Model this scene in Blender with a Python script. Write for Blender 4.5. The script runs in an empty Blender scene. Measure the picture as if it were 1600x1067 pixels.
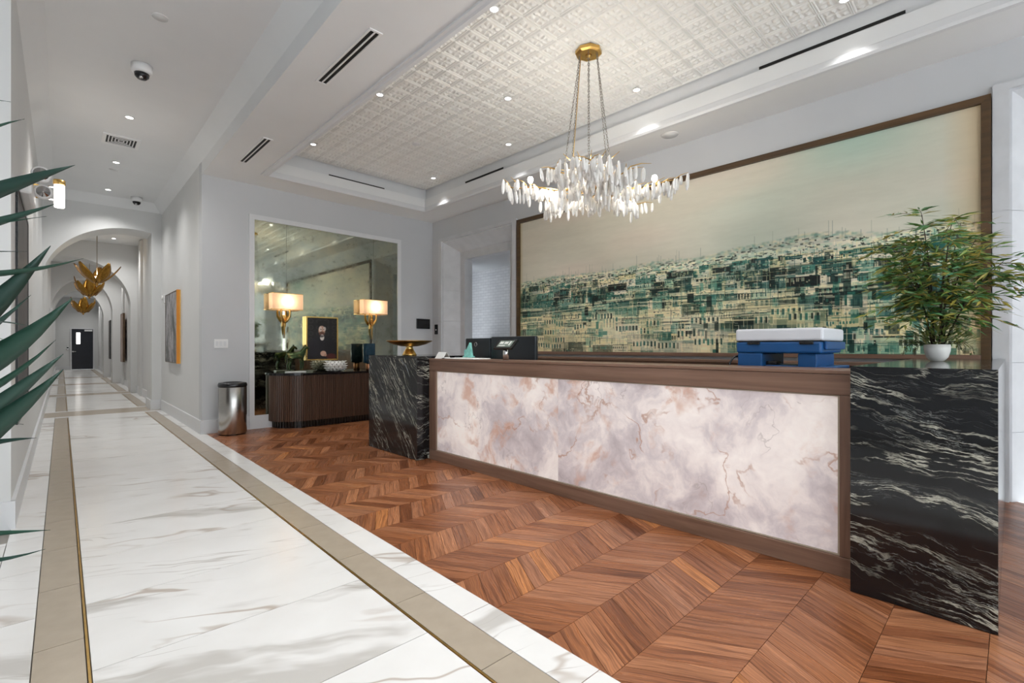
import bpy, bmesh, math, random
import numpy as np
from mathutils import Vector, Matrix
random.seed(7); RNG = np.random.default_rng(11)
SC = bpy.context.scene; COL = SC.collection
# ------------------------------------------------------------------ camera
F_PX = 759.0; H_CAM = 1.22; HOR = 542.5
TH = math.atan(735 / F_PX)
FW = (math.sin(TH), math.cos(TH)); RT = (math.cos(TH), -math.sin(TH))
cam = bpy.data.cameras.new('camera'); cam.sensor_width = 36; cam.lens = F_PX * 36 / 1600
cam.shift_y = (HOR - 533.5) / 1600; cam.clip_start = 0.02; cam.clip_end = 200
cam_o = bpy.data.objects.new('camera', cam); COL.objects.link(cam_o)
cam_o.location = (0, 0, H_CAM); cam_o.rotation_euler = (math.pi / 2, 0, -TH)
SC.camera = cam_o
# ------------------------------------------------------------------ world, exposure
w = bpy.data.worlds.new('world'); SC.world = w; w.use_nodes = True
w.node_tree.nodes['Background'].inputs[0].default_value = (0.90, 0.96, 1.0, 1)
w.node_tree.nodes['Background'].inputs[1].default_value = 3.3
SC.view_settings.view_transform = 'Standard'; SC.view_settings.look = 'None'
SC.view_settings.exposure = 0.60; SC.view_settings.gamma = 1.0
try: SC.view_settings.use_curve_mapping = False
except Exception: pass
SC.cycles.max_bounces = 8; SC.cycles.transmission_bounces = 5; SC.cycles.adaptive_threshold = 0.04
DL_POWER = 42.0        # watts of one recessed downlight
AL = math.radians(1.25)   # the corridor runs 1.25 degrees off the desk's axis

# ------------------------------------------------------------------ helpers
class MB:
    """collects verts / faces / per-vertex uv for one mesh"""
    def __init__(s): s.v = []; s.f = []; s.uv = []; s.sm = []
    def add(s, vs, fs, uv=None, smooth=False):
        n = len(s.v); s.v += [tuple(p) for p in vs]; s.f += [tuple(i + n for i in f) for f in fs]
        s.uv += uv if uv else [(p[0] + p[1] * .37, p[2] + p[1]) for p in vs]
        s.sm += [smooth] * len(fs); return s
    def box(s, x0, x1, y0, y1, z0, z1):
        return s.add([(x0,y0,z0),(x1,y0,z0),(x1,y1,z0),(x0,y1,z0),(x0,y0,z1),(x1,y0,z1),(x1,y1,z1),(x0,y1,z1)],
            [(0,3,2,1),(4,5,6,7),(0,1,5,4),(1,2,6,5),(2,3,7,6),(3,0,4,7)])
    def bbox(s, x0, x1, y0, y1, z0, z1, b=.005):
        bm = bmesh.new(); bmesh.ops.create_cube(bm, size=1)
        for v in bm.verts: v.co = ((x0+x1)/2 + v.co.x*(x1-x0), (y0+y1)/2 + v.co.y*(y1-y0), (z0+z1)/2 + v.co.z*(z1-z0))
        bmesh.ops.bevel(bm, geom=bm.edges[:], offset=b, segments=2, affect='EDGES', profile=.5)
        return s.bm(bm)
    def bm(s, bm, smooth=False):
        bm.verts.index_update(); s.add([v.co[:] for v in bm.verts], [[v.index for v in f.verts] for f in bm.faces], smooth=smooth)
        bm.free(); return s
    def prism(s, poly, a0, a1, axis='z'):
        """extrude a 2D polygon: axis z -> poly is (x,y); x -> (y,z); y -> (x,z)"""
        def P(p, a): return {'z': (p[0],p[1],a), 'x': (a,p[0],p[1]), 'y': (p[0],a,p[1])}[axis]
        n = len(poly); vs = [P(p,a0) for p in poly] + [P(p,a1) for p in poly]
        fs = [tuple(range(n-1,-1,-1)), tuple(range(n,2*n))] + [(i,(i+1)%n,n+(i+1)%n,n+i) for i in range(n)]
        return s.add(vs, fs)
    def lathe(s, prof, c=(0,0,0), seg=24, smooth=True, axis='z', sx=1, sy=1):
        vs = []; fs = []
        for r, z in prof:
            for k in range(seg):
                a = 2*math.pi*k/seg; p = (r*math.cos(a)*sx, r*math.sin(a)*sy, z)
                if axis == 'x': p = (p[2], p[0], p[1])
                if axis == 'y': p = (p[0], p[2], p[1])
                vs.append((c[0]+p[0], c[1]+p[1], c[2]+p[2]))
        m = len(prof)
        for i in range(m-1):
            for k in range(seg):
                fs.append((i*seg+k, i*seg+(k+1)%seg, (i+1)*seg+(k+1)%seg, (i+1)*seg+k))
        if prof[0][0] > 1e-5: fs.append(tuple(range(seg-1,-1,-1)))
        if prof[-1][0] > 1e-5: fs.append(tuple((m-1)*seg+k for k in range(seg)))
        return s.add(vs, fs, smooth=smooth)
    def tube(s, pts, r, seg=8, smooth=True, closed=False):
        pts = [Vector(p) for p in pts]; n = len(pts)
        rs = r if isinstance(r, (list, tuple)) else [r]*n
        vs = []; fs = []; prev = None
        for i, p in enumerate(pts):
            if closed: t = pts[(i+1)%n] - pts[i-1]
            else: t = pts[min(i+1,n-1)] - pts[max(i-1,0)]
            t.normalize()
            if prev is None: a = t.orthogonal().normalized()
            else: a = (prev - t*prev.dot(t)).normalized()
            prev = a; b = t.cross(a)
            for k in range(seg):
                q = 2*math.pi*k/seg; vs.append(p + (a*math.cos(q) + b*math.sin(q))*rs[i])
        for i in range(n if closed else n-1):
            for k in range(seg):
                j = (i+1)%n; fs.append((i*seg+k, i*seg+(k+1)%seg, j*seg+(k+1)%seg, j*seg+k))
        if not closed: fs += [tuple(range(seg-1,-1,-1)), tuple((n-1)*seg+k for k in range(seg))]
        return s.add(vs, fs, smooth=smooth)
    def mesh(s, name, mat):
        me = bpy.data.meshes.new(name); me.from_pydata(s.v, [], s.f)
        uv = me.uv_layers.new(name='UVMap'); vi = np.empty(len(me.loops), dtype=np.int32); me.loops.foreach_get('vertex_index', vi)
        arr = np.array(s.uv, dtype=np.float32)
        if len(arr): uv.data.foreach_set('uv', arr[vi].ravel())
        me.polygons.foreach_set('use_smooth', s.sm)
        if mat: me.materials.append(mat)
        me.update(); return me

ROOT = {}
def link(o, parent=None):
    COL.objects.link(o)
    if parent is not None: o.parent = parent
    return o
def toM(p): return (p[0]*math.cos(AL)+p[1]*math.sin(AL), -p[0]*math.sin(AL)+p[1]*math.cos(AL), p[2])
def thing(name, label, cat, loc=(0,0,0), group=None, C=False):
    o = bpy.data.objects.new(name, None); o.empty_display_size = .1
    o.location = toM(loc) if C else loc
    if C: o.rotation_euler.z = -AL
    link(o); o['label'] = label; o['category'] = cat
    if group: o['group'] = group
    ROOT[o.name] = Vector(loc); return o
def base_of(p):
    while p is not None:
        if p.name in ROOT: return ROOT[p.name]
        p = p.parent
    return Vector((0,0,0))
def part(name, mb, mat, parent, label=None):
    """mesh given in scene (or corridor) coordinates, stored relative to the thing's base"""
    b = base_of(parent); mb.v = [(x-b.x, y-b.y, z-b.z) for x,y,z in mb.v]
    o = link(bpy.data.objects.new(name, mb.mesh(name, mat)), parent)
    if label: o['label'] = label
    return o
def inst(name, me, parent, loc, rot=(0,0,0), scale=(1,1,1)):
    b = base_of(parent); o = bpy.data.objects.new(name, me); link(o, parent)
    o.location = (loc[0]-b.x, loc[1]-b.y, loc[2]-b.z); o.rotation_euler = rot; o.scale = scale; return o
def single(name, mb, mat, label, cat, group=None, C=False, origin=None):
    origin = origin or (0,0,0); mb.v = [(x-origin[0],y-origin[1],z-origin[2]) for x,y,z in mb.v]
    o = link(bpy.data.objects.new(name, mb.mesh(name, mat)))
    o.location = toM(origin) if C else origin
    if C: o.rotation_euler.z = -AL
    o['label'] = label; o['category'] = cat
    if group: o['group'] = group
    return o
def struct(name, mb, mat, label=None, C=False):
    o = link(bpy.data.objects.new(name, mb.mesh(name, mat))); o['kind'] = 'structure'
    if C: o.rotation_euler.z = -AL
    if label: o['label'] = label; o['category'] = name.split('_')[0]
    return o
def lamp(parent, loc, power, color=(1,.93,.83), typ='POINT', size=.04, spot=2.2, blend=.6):
    l = bpy.data.lights.new('lamp_light', typ); l.energy = power; l.color = color; l.shadow_soft_size = size
    if typ == 'SPOT': l.spot_size = spot; l.spot_blend = blend
    o = bpy.data.objects.new('lamp_light', l); link(o, parent); b = base_of(parent)
    o.location = (loc[0]-b.x, loc[1]-b.y, loc[2]-b.z); return o
def P(u, v, d):
    """point at depth d metres in front of the eye, seen at pixel u,v (used to measure lengths in the photograph)"""
    l = (u-800)/F_PX*d; return Vector((d*FW[0]+l*RT[0], d*FW[1]+l*RT[1], H_CAM-(v-HOR)/F_PX*d))

# ------------------------------------------------------------------ materials
def srgb(r, g, b): return tuple(((c/255+.055)/1.055)**2.4 if c > 10 else c/255/12.92 for c in (r,g,b))
class G:
    def __init__(s, name):
        s.m = bpy.data.materials.new(name); s.m.use_nodes = True; s.nt = s.m.node_tree
        s.b = s.nt.nodes['Principled BSDF']
    def n(s, t, **kw):
        nd = s.nt.nodes.new(t)
        for k, v in kw.items():
            if k.startswith('_'): setattr(nd, k[1:], v)
            else:
                i = nd.inputs[int(k[1:])] if k[0] == 'i' and k[1:].isdigit() else nd.inputs[k.replace('_', ' ')]
                if isinstance(v, bpy.types.NodeSocket): s.nt.links.new(v, i)
                else: i.default_value = v
        return nd
    def math(s, op, a, b=0.0, c=None):
        nd = s.n('ShaderNodeMath', _operation=op, i0=a, i1=b)
        if c is not None: nd.inputs[2].default_value = c
        return nd.outputs[0]
    def vadd(s, a, b): return s.n('ShaderNodeVectorMath', _operation='ADD', i0=a, i1=b).outputs[0]
    def vscale(s, a, sc): return s.n('ShaderNodeMapping', Vector=a, Scale=sc).outputs[0]
    def noise(s, vec, scale, detail=4, rough=.55, dist=0.0):
        return s.n('ShaderNodeTexNoise', Vector=vec, Scale=scale, Detail=detail, Roughness=rough, Distortion=dist).outputs[0]
    def ramp(s, fac, stops):
        nd = s.n('ShaderNodeValToRGB', Fac=fac); e = nd.color_ramp.elements
        while len(e) > len(stops): e.remove(e[-1])
        while len(e) < len(stops): e.new(.5)
        for el, (p, c) in zip(e, stops): el.position = p; el.color = (*c, 1) if len(c) == 3 else c
        return nd.outputs[0]
    def step(s, x, lo, hi, a=0.0, b=1.0):
        return s.n('ShaderNodeMapRange', _interpolation_type='SMOOTHSTEP', Value=x, From_Min=lo, From_Max=hi, To_Min=a, To_Max=b).outputs[0]
    def mix(s, f, a, b, mode='MIX'):
        nd = s.nt.nodes.new('ShaderNodeMix'); nd.data_type = 'RGBA'; nd.blend_type = mode
        for i, v in ((0, f), (6, a), (7, b)):
            if isinstance(v, bpy.types.NodeSocket): s.nt.links.new(v, nd.inputs[i])
            else: nd.inputs[i].default_value = v if i == 0 else (*v, 1) if len(v) == 3 else v
        return nd.outputs[2]
    def vein(s, vec, scale, width, detail=3, dist=0.0, rough=.5):
        n = s.noise(vec, scale, detail, rough, dist)
        return s.step(s.math('ABSOLUTE', s.math('SUBTRACT', n, .5)), 0.0, width, 1.0, 0.0)
    def obj(s, rnd=0.0):
        c = s.n('ShaderNodeTexCoord').outputs['Object']
        if rnd:
            r = s.n('ShaderNodeObjectInfo').outputs['Random']
            return s.vadd(c, s.vscale(s.n('ShaderNodeCombineXYZ', X=r, Y=r, Z=r).outputs[0], (rnd, rnd*1.7, rnd*.6)))
        return c
    def set(s, **kw):
        for k, v in kw.items():
            i = s.b.inputs[k.replace('_', ' ')]
            if isinstance(v, bpy.types.NodeSocket): s.nt.links.new(v, i)
            else: i.default_value = v
        return s
    def bump(s, h, strength=.3, dist=.01):
        s.nt.links.new(s.n('ShaderNodeBump', Height=h, Strength=strength, Distance=dist).outputs[0], s.b.inputs['Normal']); return s
M = {}
def plain(key, col, rough=.5, metal=0.0, var=.06, scale=6.0, bump=0.0, **kw):
    g = G(key); n = g.noise(g.obj(), scale, 3)
    lo = tuple(c*(1-var) for c in col); hi = tuple(min(1, c*(1+var)) for c in col)
    g.set(Base_Color=g.ramp(n, [(.3, lo), (.7, hi)]), Roughness=rough, Metallic=metal, **kw)
    if bump: g.bump(g.noise(g.obj(), 90, 3), bump, .002)
    M[key] = g.m; return g.m
plain('wall', (.57,.58,.595), .55, var=.015, scale=2)
plain('wall_corr', (.66,.665,.66), .55, var=.015, scale=2)
plain('ceil', (.76,.77,.775), .6, var=.015, scale=2)
plain('trim', (.70,.71,.725), .4, var=.015)
plain('tin', (.80,.80,.775), .35, var=.02)
plain('stone', (.60,.61,.63), .5, var=.06, scale=5, bump=.06)
plain('white_plastic', (.80,.80,.80), .3, var=.01)
plain('black_plastic', (.012,.013,.015), .25, var=.2)
plain('slot_black', (.006,.006,.006), .6, var=.2)
plain('grout', (.30,.28,.25), .8)
plain('subfloor', (.06,.03,.018), .8)
plain('tan', (.43,.365,.285), .22, var=.05, scale=9)
plain('brass', (.62,.40,.13), .28, 1.0, var=.12, scale=14)
plain('brass_dark', (.42,.24,.07), .33, 1.0, var=.3, scale=18)
plain('gold', (.80,.52,.17), .22, 1.0, var=.08)
plain('copper', (.72,.33,.18), .25, 1.0, var=.1)
plain('chrome', (.75,.75,.76), .12, 1.0, var=.03)
plain('steel', (.46,.45,.43), .24, 1.0, var=.05, scale=30)
plain('bronze_dark', (.05,.045,.042), .3, .8, var=.1)
plain('chain', (.30,.28,.25), .35, 1.0, var=.1)
plain('door_black', (.012,.014,.022), .35, var=.15)
plain('blue', (.010,.085,.26), .35, var=.08)
plain('printer_white', (.74,.75,.79), .35, var=.02)
plain('orange', (.72,.27,.015), .4, var=.05)
plain('paper', (.85,.85,.83), .7, var=.02)
plain('soil', (.04,.028,.02), .9, var=.4, scale=40)
plain('pot_white', (.78,.77,.74), .25, var=.03)
plain('pot_dark', (.05,.05,.05), .4, var=.1)
plain('trunk', (.16,.11,.07), .8, var=.3, scale=30, bump=.5)
plain('stem', (.05,.032,.02), .7, var=.2)
plain('bulb_off', (.8,.8,.78), .2)
plain('screen', (.20,.25,.21), .3, var=.25, scale=50)
plain('monitor', (.018,.024,.03), .3, var=.1)
plain('teal_glassy', (.25,.62,.56), .15, var=.3, scale=20)
plain('black_top', (.012,.011,.012), .1, var=.3, scale=12)
plain('ceramic', (.80,.80,.77), .3, var=.03)
plain('silver_leaf', (.5,.5,.47), .3, 1.0)
def emis(key, col, strength):
    g = G(key); n = g.noise(g.obj(), 3, 1)
    c = g.ramp(n, [(0, tuple(x*.96 for x in col)), (1, col)])
    g.set(Base_Color=(*col,1), Emission_Color=c, Emission_Strength=strength); M[key] = g.m
emis('glow', (1,.97,.92), 9.0); emis('glow_warm', (1,.86,.66), 6.0); emis('glow_soft', (1,.96,.9), 3.0)

def m_bronze():
    g = G('bronze'); n = g.noise(g.obj(), 14, 4)
    g.set(Base_Color=g.ramp(n, [(.3,(.012,.035,.02)),(.55,(.06,.09,.035)),(.75,(.24,.17,.06))]), Metallic=.8, Roughness=.35); M['bronze'] = g.m
m_bronze()
def m_marble():
    g = G('white_marble'); c = g.obj(37.0)
    warp = g.vadd(c, g.vscale(g.n('ShaderNodeTexNoise', Vector=c, Scale=1.1, Detail=3).outputs[1], (.5,.5,0)))
    d = g.vscale(g.n('ShaderNodeVectorRotate', Vector=warp, Angle=.42, _rotation_type='Z_AXIS').outputs[0], (.55,1.9,1))
    v1 = g.math('MULTIPLY', g.vein(d, .8, .014, 4), g.step(g.noise(c, .9, 2), .47, .62))
    v2 = g.math('MULTIPLY', g.vein(g.vscale(d,(.45,1.6,1)), 1.5, .010, 4), g.step(g.noise(c, 1.3, 2), .46, .62))
    broad = g.math('MULTIPLY', g.step(g.noise(d, .75, 5, .6), .575, .65), .75)
    cloud = g.noise(c, 2.2, 4)
    base = g.ramp(cloud, [(.3,(.80,.79,.77)),(.7,(.88,.875,.86))])
    base = g.mix(broad, base, (.50,.475,.44))
    base = g.mix(g.math('MULTIPLY', v1, .62), base, (.36,.26,.18))
    base = g.mix(g.math('MULTIPLY', v2, .55), base, (.42,.38,.34))
    g.set(Base_Color=base, Roughness=.2); M['marble'] = g.m
m_marble()
def m_onyx():
    g = G('backlit_onyx'); c = g.obj(21.0)
    warp = g.vadd(c, g.vscale(g.n('ShaderNodeTexNoise', Vector=c, Scale=2.3, Detail=5).outputs[1], (.5,.5,.5)))
    cl = g.noise(warp, 2.0, 6, .62); cl2 = g.noise(g.vadd(warp, (3.1,7.7,1.3)), 3.4, 6, .6)
    base = g.ramp(cl, [(.33,(.40,.345,.36)),(.45,(.56,.50,.51)),(.54,(.74,.67,.65)),(.68,(.86,.80,.76))])
    rust = g.math('MULTIPLY', g.step(cl2, .51, .64), g.step(g.noise(c, 2.6, 4), .44, .60))
    base = g.mix(g.math('MULTIPLY', rust, .75), base, (.52,.29,.20))
    v = g.math('MULTIPLY', g.vein(warp, 1.5, .011, 5), g.step(g.noise(c, 3.1, 2), .44, .6))
    base = g.mix(g.math('MULTIPLY', v, .75), base, (.40,.22,.15))
    v3 = g.math('MULTIPLY', g.vein(g.vadd(warp,(5,1,2)), 2.6, .007, 4), g.step(g.noise(c, 2.1, 2), .5, .6))
    base = g.mix(g.math('MULTIPLY', v3, .5), base, (.36,.30,.29))
    g.set(Base_Color=base, Roughness=.18, Emission_Color=base, Emission_Strength=.25); M['onyx'] = g.m
m_onyx()
def m_blackmarble(key, tilt):
    g = G(key); c = g.obj()
    warp = g.vadd(c, g.vscale(g.n('ShaderNodeTexNoise', Vector=c, Scale=5.5, Detail=4).outputs[1], (.07,.07,.10)))
    warp = g.vadd(warp, g.vscale(g.n('ShaderNodeTexNoise', Vector=c, Scale=1.3, Detail=2).outputs[1], (.10,.10,.26)))
    r = g.n('ShaderNodeVectorRotate', Vector=warp, Angle=tilt, _rotation_type='X_AXIS').outputs[0]
    d = g.vscale(r, (1.5,1.5,13.0))
    a = g.math('MULTIPLY', g.vein(d, 1.15, .022, 7, rough=.62), g.step(g.noise(g.vscale(r,(1,1,3)), 1.7, 3), .40, .62))
    b = g.math('MULTIPLY', g.vein(g.vadd(d,(3,9,4)), 2.1, .013, 7, rough=.65), g.step(g.noise(g.vscale(r,(1,1,4)), 1.2, 3), .45, .68))
    big = g.math('MULTIPLY', g.step(g.noise(g.vadd(d,(7,2,1)), .9, 8, .72), .60, .68), g.step(g.noise(g.vscale(r,(.8,.8,3)), 1.1, 2), .50, .62))
    col = g.mix(g.math('MULTIPLY', a, .85), (.006,.0065,.008), (.62,.62,.52))
    col = g.mix(g.math('MULTIPLY', b, .7), col, (.50,.53,.50))
    col = g.mix(g.math('MULTIPLY', big, .7), col, (.46,.52,.55))
    g.set(Base_Color=col, Roughness=.1); M[key] = g.m
m_blackmarble('black_marble', -.17); m_blackmarble('black_marble_steep', -.85)
def m_floorwood():
    g = G('chevron_oak'); uv = g.n('ShaderNodeUVMap').outputs[0]
    r = g.math('FRACT', g.math('ADD', g.n('ShaderNodeObjectInfo').outputs['Random'], g.n('ShaderNodeNewGeometry').outputs['Random Per Island']))
    off = g.n('ShaderNodeCombineXYZ', X=g.math('MULTIPLY', r, 37.0), Y=g.math('MULTIPLY', r, 91.0), Z=g.math('MULTIPLY', r, 13.0)).outputs[0]
    v = g.vadd(uv, off)
    wv = g.vadd(v, g.vscale(g.n('ShaderNodeTexNoise', Vector=v, Scale=4.0, Detail=2).outputs[1], (.0,.05,0)))
    grain = g.noise(g.vscale(wv, (3.0, 60.0, 1)), 1.0, 5, .6)
    fig = g.n('ShaderNodeTexWave', Vector=g.vscale(wv, (2.0, 26.0, 1)), Scale=1.0, Distortion=6.0, Detail=2.0, Detail_Scale=1.2, _wave_type='BANDS', _bands_direction='Y').outputs[1]
    base = g.ramp(r, [(0,(.22,.072,.026)),(.25,(.43,.165,.066)),(.5,(.33,.125,.056)),(.72,(.54,.23,.105)),(.88,(.43,.19,.10)),(1,(.62,.25,.085))])
    col = g.mix(g.step(grain, .35, .72), base, g.mix(1.0, base, (.42,.36,.33), 'MULTIPLY'))
    col = g.mix(g.math('MULTIPLY', fig, .38), col, g.mix(1.0, col, (.45,.38,.36), 'MULTIPLY'))
    g.set(Base_Color=col, Roughness=g.step(grain, .2, .8, .24, .38), Specular_IOR_Level=.35); g.bump(grain, .12, .002); M['oak'] = g.m
m_floorwood()
def m_wood(key, lo, hi, axis):
    g = G(key); sc = {'x':(1.2,22,22),'y':(22,1.2,22),'z':(22,22,1.2)}[axis]
    c = g.obj(9.0); n = g.noise(g.vscale(c, sc), 1.0, 5, .6, .4)
    g.set(Base_Color=g.ramp(n, [(.3, lo), (.7, hi)]), Roughness=.36); M[key] = g.m
m_wood('walnut', (.165,.092,.060), (.285,.172,.122), 'y'); m_wood('walnut_z', (.15,.084,.055), (.26,.155,.108), 'z')
m_wood('console_wood', (.055,.028,.018), (.135,.072,.046), 'z'); m_wood('frame_wood', (.05,.027,.010), (.115,.062,.024), 'y')
def m_mirror():
    g = G('antique_mirror'); c = g.obj()
    a = g.noise(c, 1.3, 6, .65); b = g.noise(g.vadd(c,(4,1,8)), 7.0, 6, .7)
    col = g.ramp(a, [(.25,(.26,.27,.20)),(.45,(.44,.48,.40)),(.62,(.56,.56,.42)),(.8,(.38,.36,.24))])
    col = g.mix(g.math('MULTIPLY', g.step(b, .56, .72), .55), col, (.16,.16,.13))
    g.set(Base_Color=col, Metallic=1.0, Roughness=g.step(b,   .3, .75, .015, .10)); M['mirror'] = g.m
m_mirror()
def m_attr(key, rough=.5, **kw):
    g = G(key); a = g.n('ShaderNodeVertexColor', _layer_name='Col').outputs[0]
    n = g.noise(g.obj(), 60, 2)
    g.set(Base_Color=g.mix(g.math('MULTIPLY', n, .12), a, g.mix(1.0, a, (.8,.8,.78), 'MULTIPLY')), Roughness=rough, **kw); M[key] = g.m
m_attr('canvas', .45); m_attr('portrait', .4)
def m_abstract(key, stops, sc):
    g = G(key); c = g.obj()
    w_ = g.vadd(c, g.vscale(g.n('ShaderNodeTexNoise', Vector=c, Scale=4.0, Detail=4).outputs[1], (0,.35,.35)))
    n = g.noise(g.vscale(w_, sc), 1.0, 6, .65)
    g.set(Base_Color=g.ramp(n, stops), Roughness=.45); M[key] = g.m
m_abstract('abstract_grey', [(.3,(.02,.022,.02)),(.45,(.10,.105,.10)),(.55,(.42,.40,.42)),(.65,(.16,.15,.14)),(.8,(.6,.57,.58))], (4,5.5,1.6))
m_abstract('abstract_brown', [(.3,(.10,.06,.05)),(.5,(.30,.20,.16)),(.65,(.52,.42,.36)),(.8,(.22,.14,.11))], (4,4,1.4))
m_abstract('abstract_dark', [(.3,(.016,.011,.010)),(.6,(.050,.034,.030)),(.8,(.085,.062,.055))], (3,3,3))
def m_leaf(key, cols, rough=.4):
    g = G(key); r = g.math('FRACT', g.math('ADD', g.n('ShaderNodeObjectInfo').outputs['Random'], g.n('ShaderNodeNewGeometry').outputs['Random Per Island']))
    col = g.ramp(r, cols); n = g.noise(g.obj(), 12, 3)
    col = g.mix(g.math('MULTIPLY', n, .4), col, g.mix(1.0, col, (.55,.6,.5), 'MULTIPLY'))
    g.set(Base_Color=col, Roughness=rough); M[key] = g.m
m_leaf('yucca', [(0,(.008,.034,.026)),(.4,(.012,.060,.036)),(.7,(.022,.058,.046)),(1,(.028,.085,.018))], .45)
m_leaf('bamboo', [(0,(.07,.22,.07)),(.3,(.17,.28,.05)),(.5,(.06,.24,.12)),(.65,(.36,.32,.05)),(.85,(.46,.36,.08)),(1,(.22,.38,.10))], .55)
m_leaf('fern', [(0,(.05,.16,.05)),(.5,(.16,.22,.05)),(1,(.30,.28,.08))], .5)
def m_drop():
    g = G('quartz_drop'); n = g.noise(g.obj(4.0), 25, 3)
    g.set(Base_Color=g.ramp(n, [(.3,(.86,.84,.80)),(.7,(.97,.96,.94))]), Roughness=.18, Transmission_Weight=.12, IOR=1.35, Subsurface_Weight=0.0)
    M['quartz'] = g.m
m_drop()
def m_shade():
    g = G('lamp_linen'); n = g.noise(g.vscale(g.obj(), (40,40,220)), 1.0, 3)
    c = g.ramp(n, [(.2,(.80,.62,.46)),(.8,(.93,.76,.60))])
    g.set(Base_Color=c, Roughness=.8)
    tr = g.n('ShaderNodeBsdfTranslucent', Color=c); mx = g.n('ShaderNodeMixShader', Fac=.55)
    g.nt.links.new(g.b.outputs[0], mx.inputs[1]); g.nt.links.new(tr.outputs[0], mx.inputs[2])
    g.nt.links.new(mx.outputs[0], g.nt.nodes['Material Output'].inputs[0]); M['shade'] = g.m
m_shade()
def m_glass(key, col, rough=.05):
    g = G(key); n = g.noise(g.obj(), 18, 3)
    g.set(Base_Color=g.ramp(n, [(.3, tuple(c*.7 for c in col)), (.7, col)]), Roughness=rough, Transmission_Weight=.55, IOR=1.4); M[key] = g.m
m_glass('blue_glass', (.02,.08,.14))
def m_amber():
    g = G('amber_leaf'); n = g.noise(g.vscale(g.obj(2.0), (6,6,1)), 5, 4)
    c = g.ramp(n, [(.3,(.20,.095,.012)),(.7,(.42,.22,.035))])
    g.set(Base_Color=c, Roughness=.22, Metallic=.75); M['amber'] = g.m
m_amber()
def m_brick():
    g = G('white_brick_tile'); c = g.obj(); s_ = g.n('ShaderNodeSeparateXYZ', Vector=c)
    v = g.n('ShaderNodeCombineXYZ', X=s_.outputs[1], Y=s_.outputs[2]).outputs[0]
    br = g.n('ShaderNodeTexBrick', Vector=v, Color1=(.62,.62,.64,1), Color2=(.56,.56,.585,1), Mortar=(.44,.44,.46,1), Scale=1.0, Mortar_Size=.004, Brick_Width=.16, Row_Height=.06)
    g.set(Base_Color=br.outputs[0], Roughness=.3); g.bump(br.outputs[1], -.4, .004); M['brick_tile'] = g.m
m_brick()

# ------------------------------------------------------------------ floors
def hidden_floor(x, y): return x > 3.0 and .05 < y < 5.5
sub = MB().box(1.2, 5.52, -3.5, 7.92, -.12, -.022)
floor = struct('floor', sub, M['subfloor'], 'polished brown oak chevron parquet in the lobby')
W_COL = .3225; BX = .0975; SL = math.tan(math.radians(30)); GAP = .0011
def board_geo(mb, y0, xj, sgn):
    """one chevron board: apex lines run along X, board crosses the column at 30 degrees"""
    y1 = y0 + W_COL; xa = xj if sgn > 0 else xj + SL*W_COL; xb = xj + SL*W_COL if sgn > 0 else xj
    pts = [(xa+GAP, y0+GAP), (xa+BX-GAP, y0+GAP), (xb+BX-GAP, y1-GAP), (xb+GAP, y1-GAP)]
    vs = [(px,py,-.02) for px,py in pts] + [(px,py,0.0) for px,py in pts]
    L = W_COL/math.cos(math.radians(30)); uv = [(0,0),(0,.085),(L,.085),(L,0)]*2
    mb.add(vs, [(0,3,2,1),(4,5,6,7),(0,1,5,4),(1,2,6,5),(2,3,7,6),(3,0,4,7)], uv)
boards = []
k = -12
for k in range(-12, 23):
    y0 = .715 + W_COL*k; sgn = 1 if k % 2 else -1      # apex toward +X at .715 + 2k
    if y0 > 7.9 or y0 < -3.4: continue
    x = 1.30 + random.random()*.02
    while x < 5.32:
        cx_, cy_ = x + .05 + SL*W_COL/2, y0 + W_COL/2
        d = cx_*FW[0] + cy_*FW[1]; l = cx_*RT[0] + cy_*RT[1]
        u = 800 + F_PX*l/d if d > .3 else -999; v = HOR + F_PX*H_CAM/d if d > .3 else 9999
        vis = -20 < u < 1620 and v < 1090 and not hidden_floor(cx_, cy_) and not (cx_ < 1.42 + .0218*cy_)
        boards.append((1/d**3 if vis and d > .3 else 0, x, y0, sgn)); x += BX
boards.sort(reverse=True)
bmesh_cache = {}
for s_ in (1, -1):
    mb = MB(); board_geo(mb, 0, 0, s_); bmesh_cache[s_] = mb.mesh('floor_board', M['oak'])
rest = MB()
for i, (wgt, x, y0, sg) in enumerate(boards):
    if i < 300 and wgt > 0: inst('floor_board', bmesh_cache[sg], floor, (x, y0, 0))
    else: board_geo(rest, y0, x, sg)
rb = part('floor_board_field', rest, M['oak'], floor); rb['kind'] = 'stuff'

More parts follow.
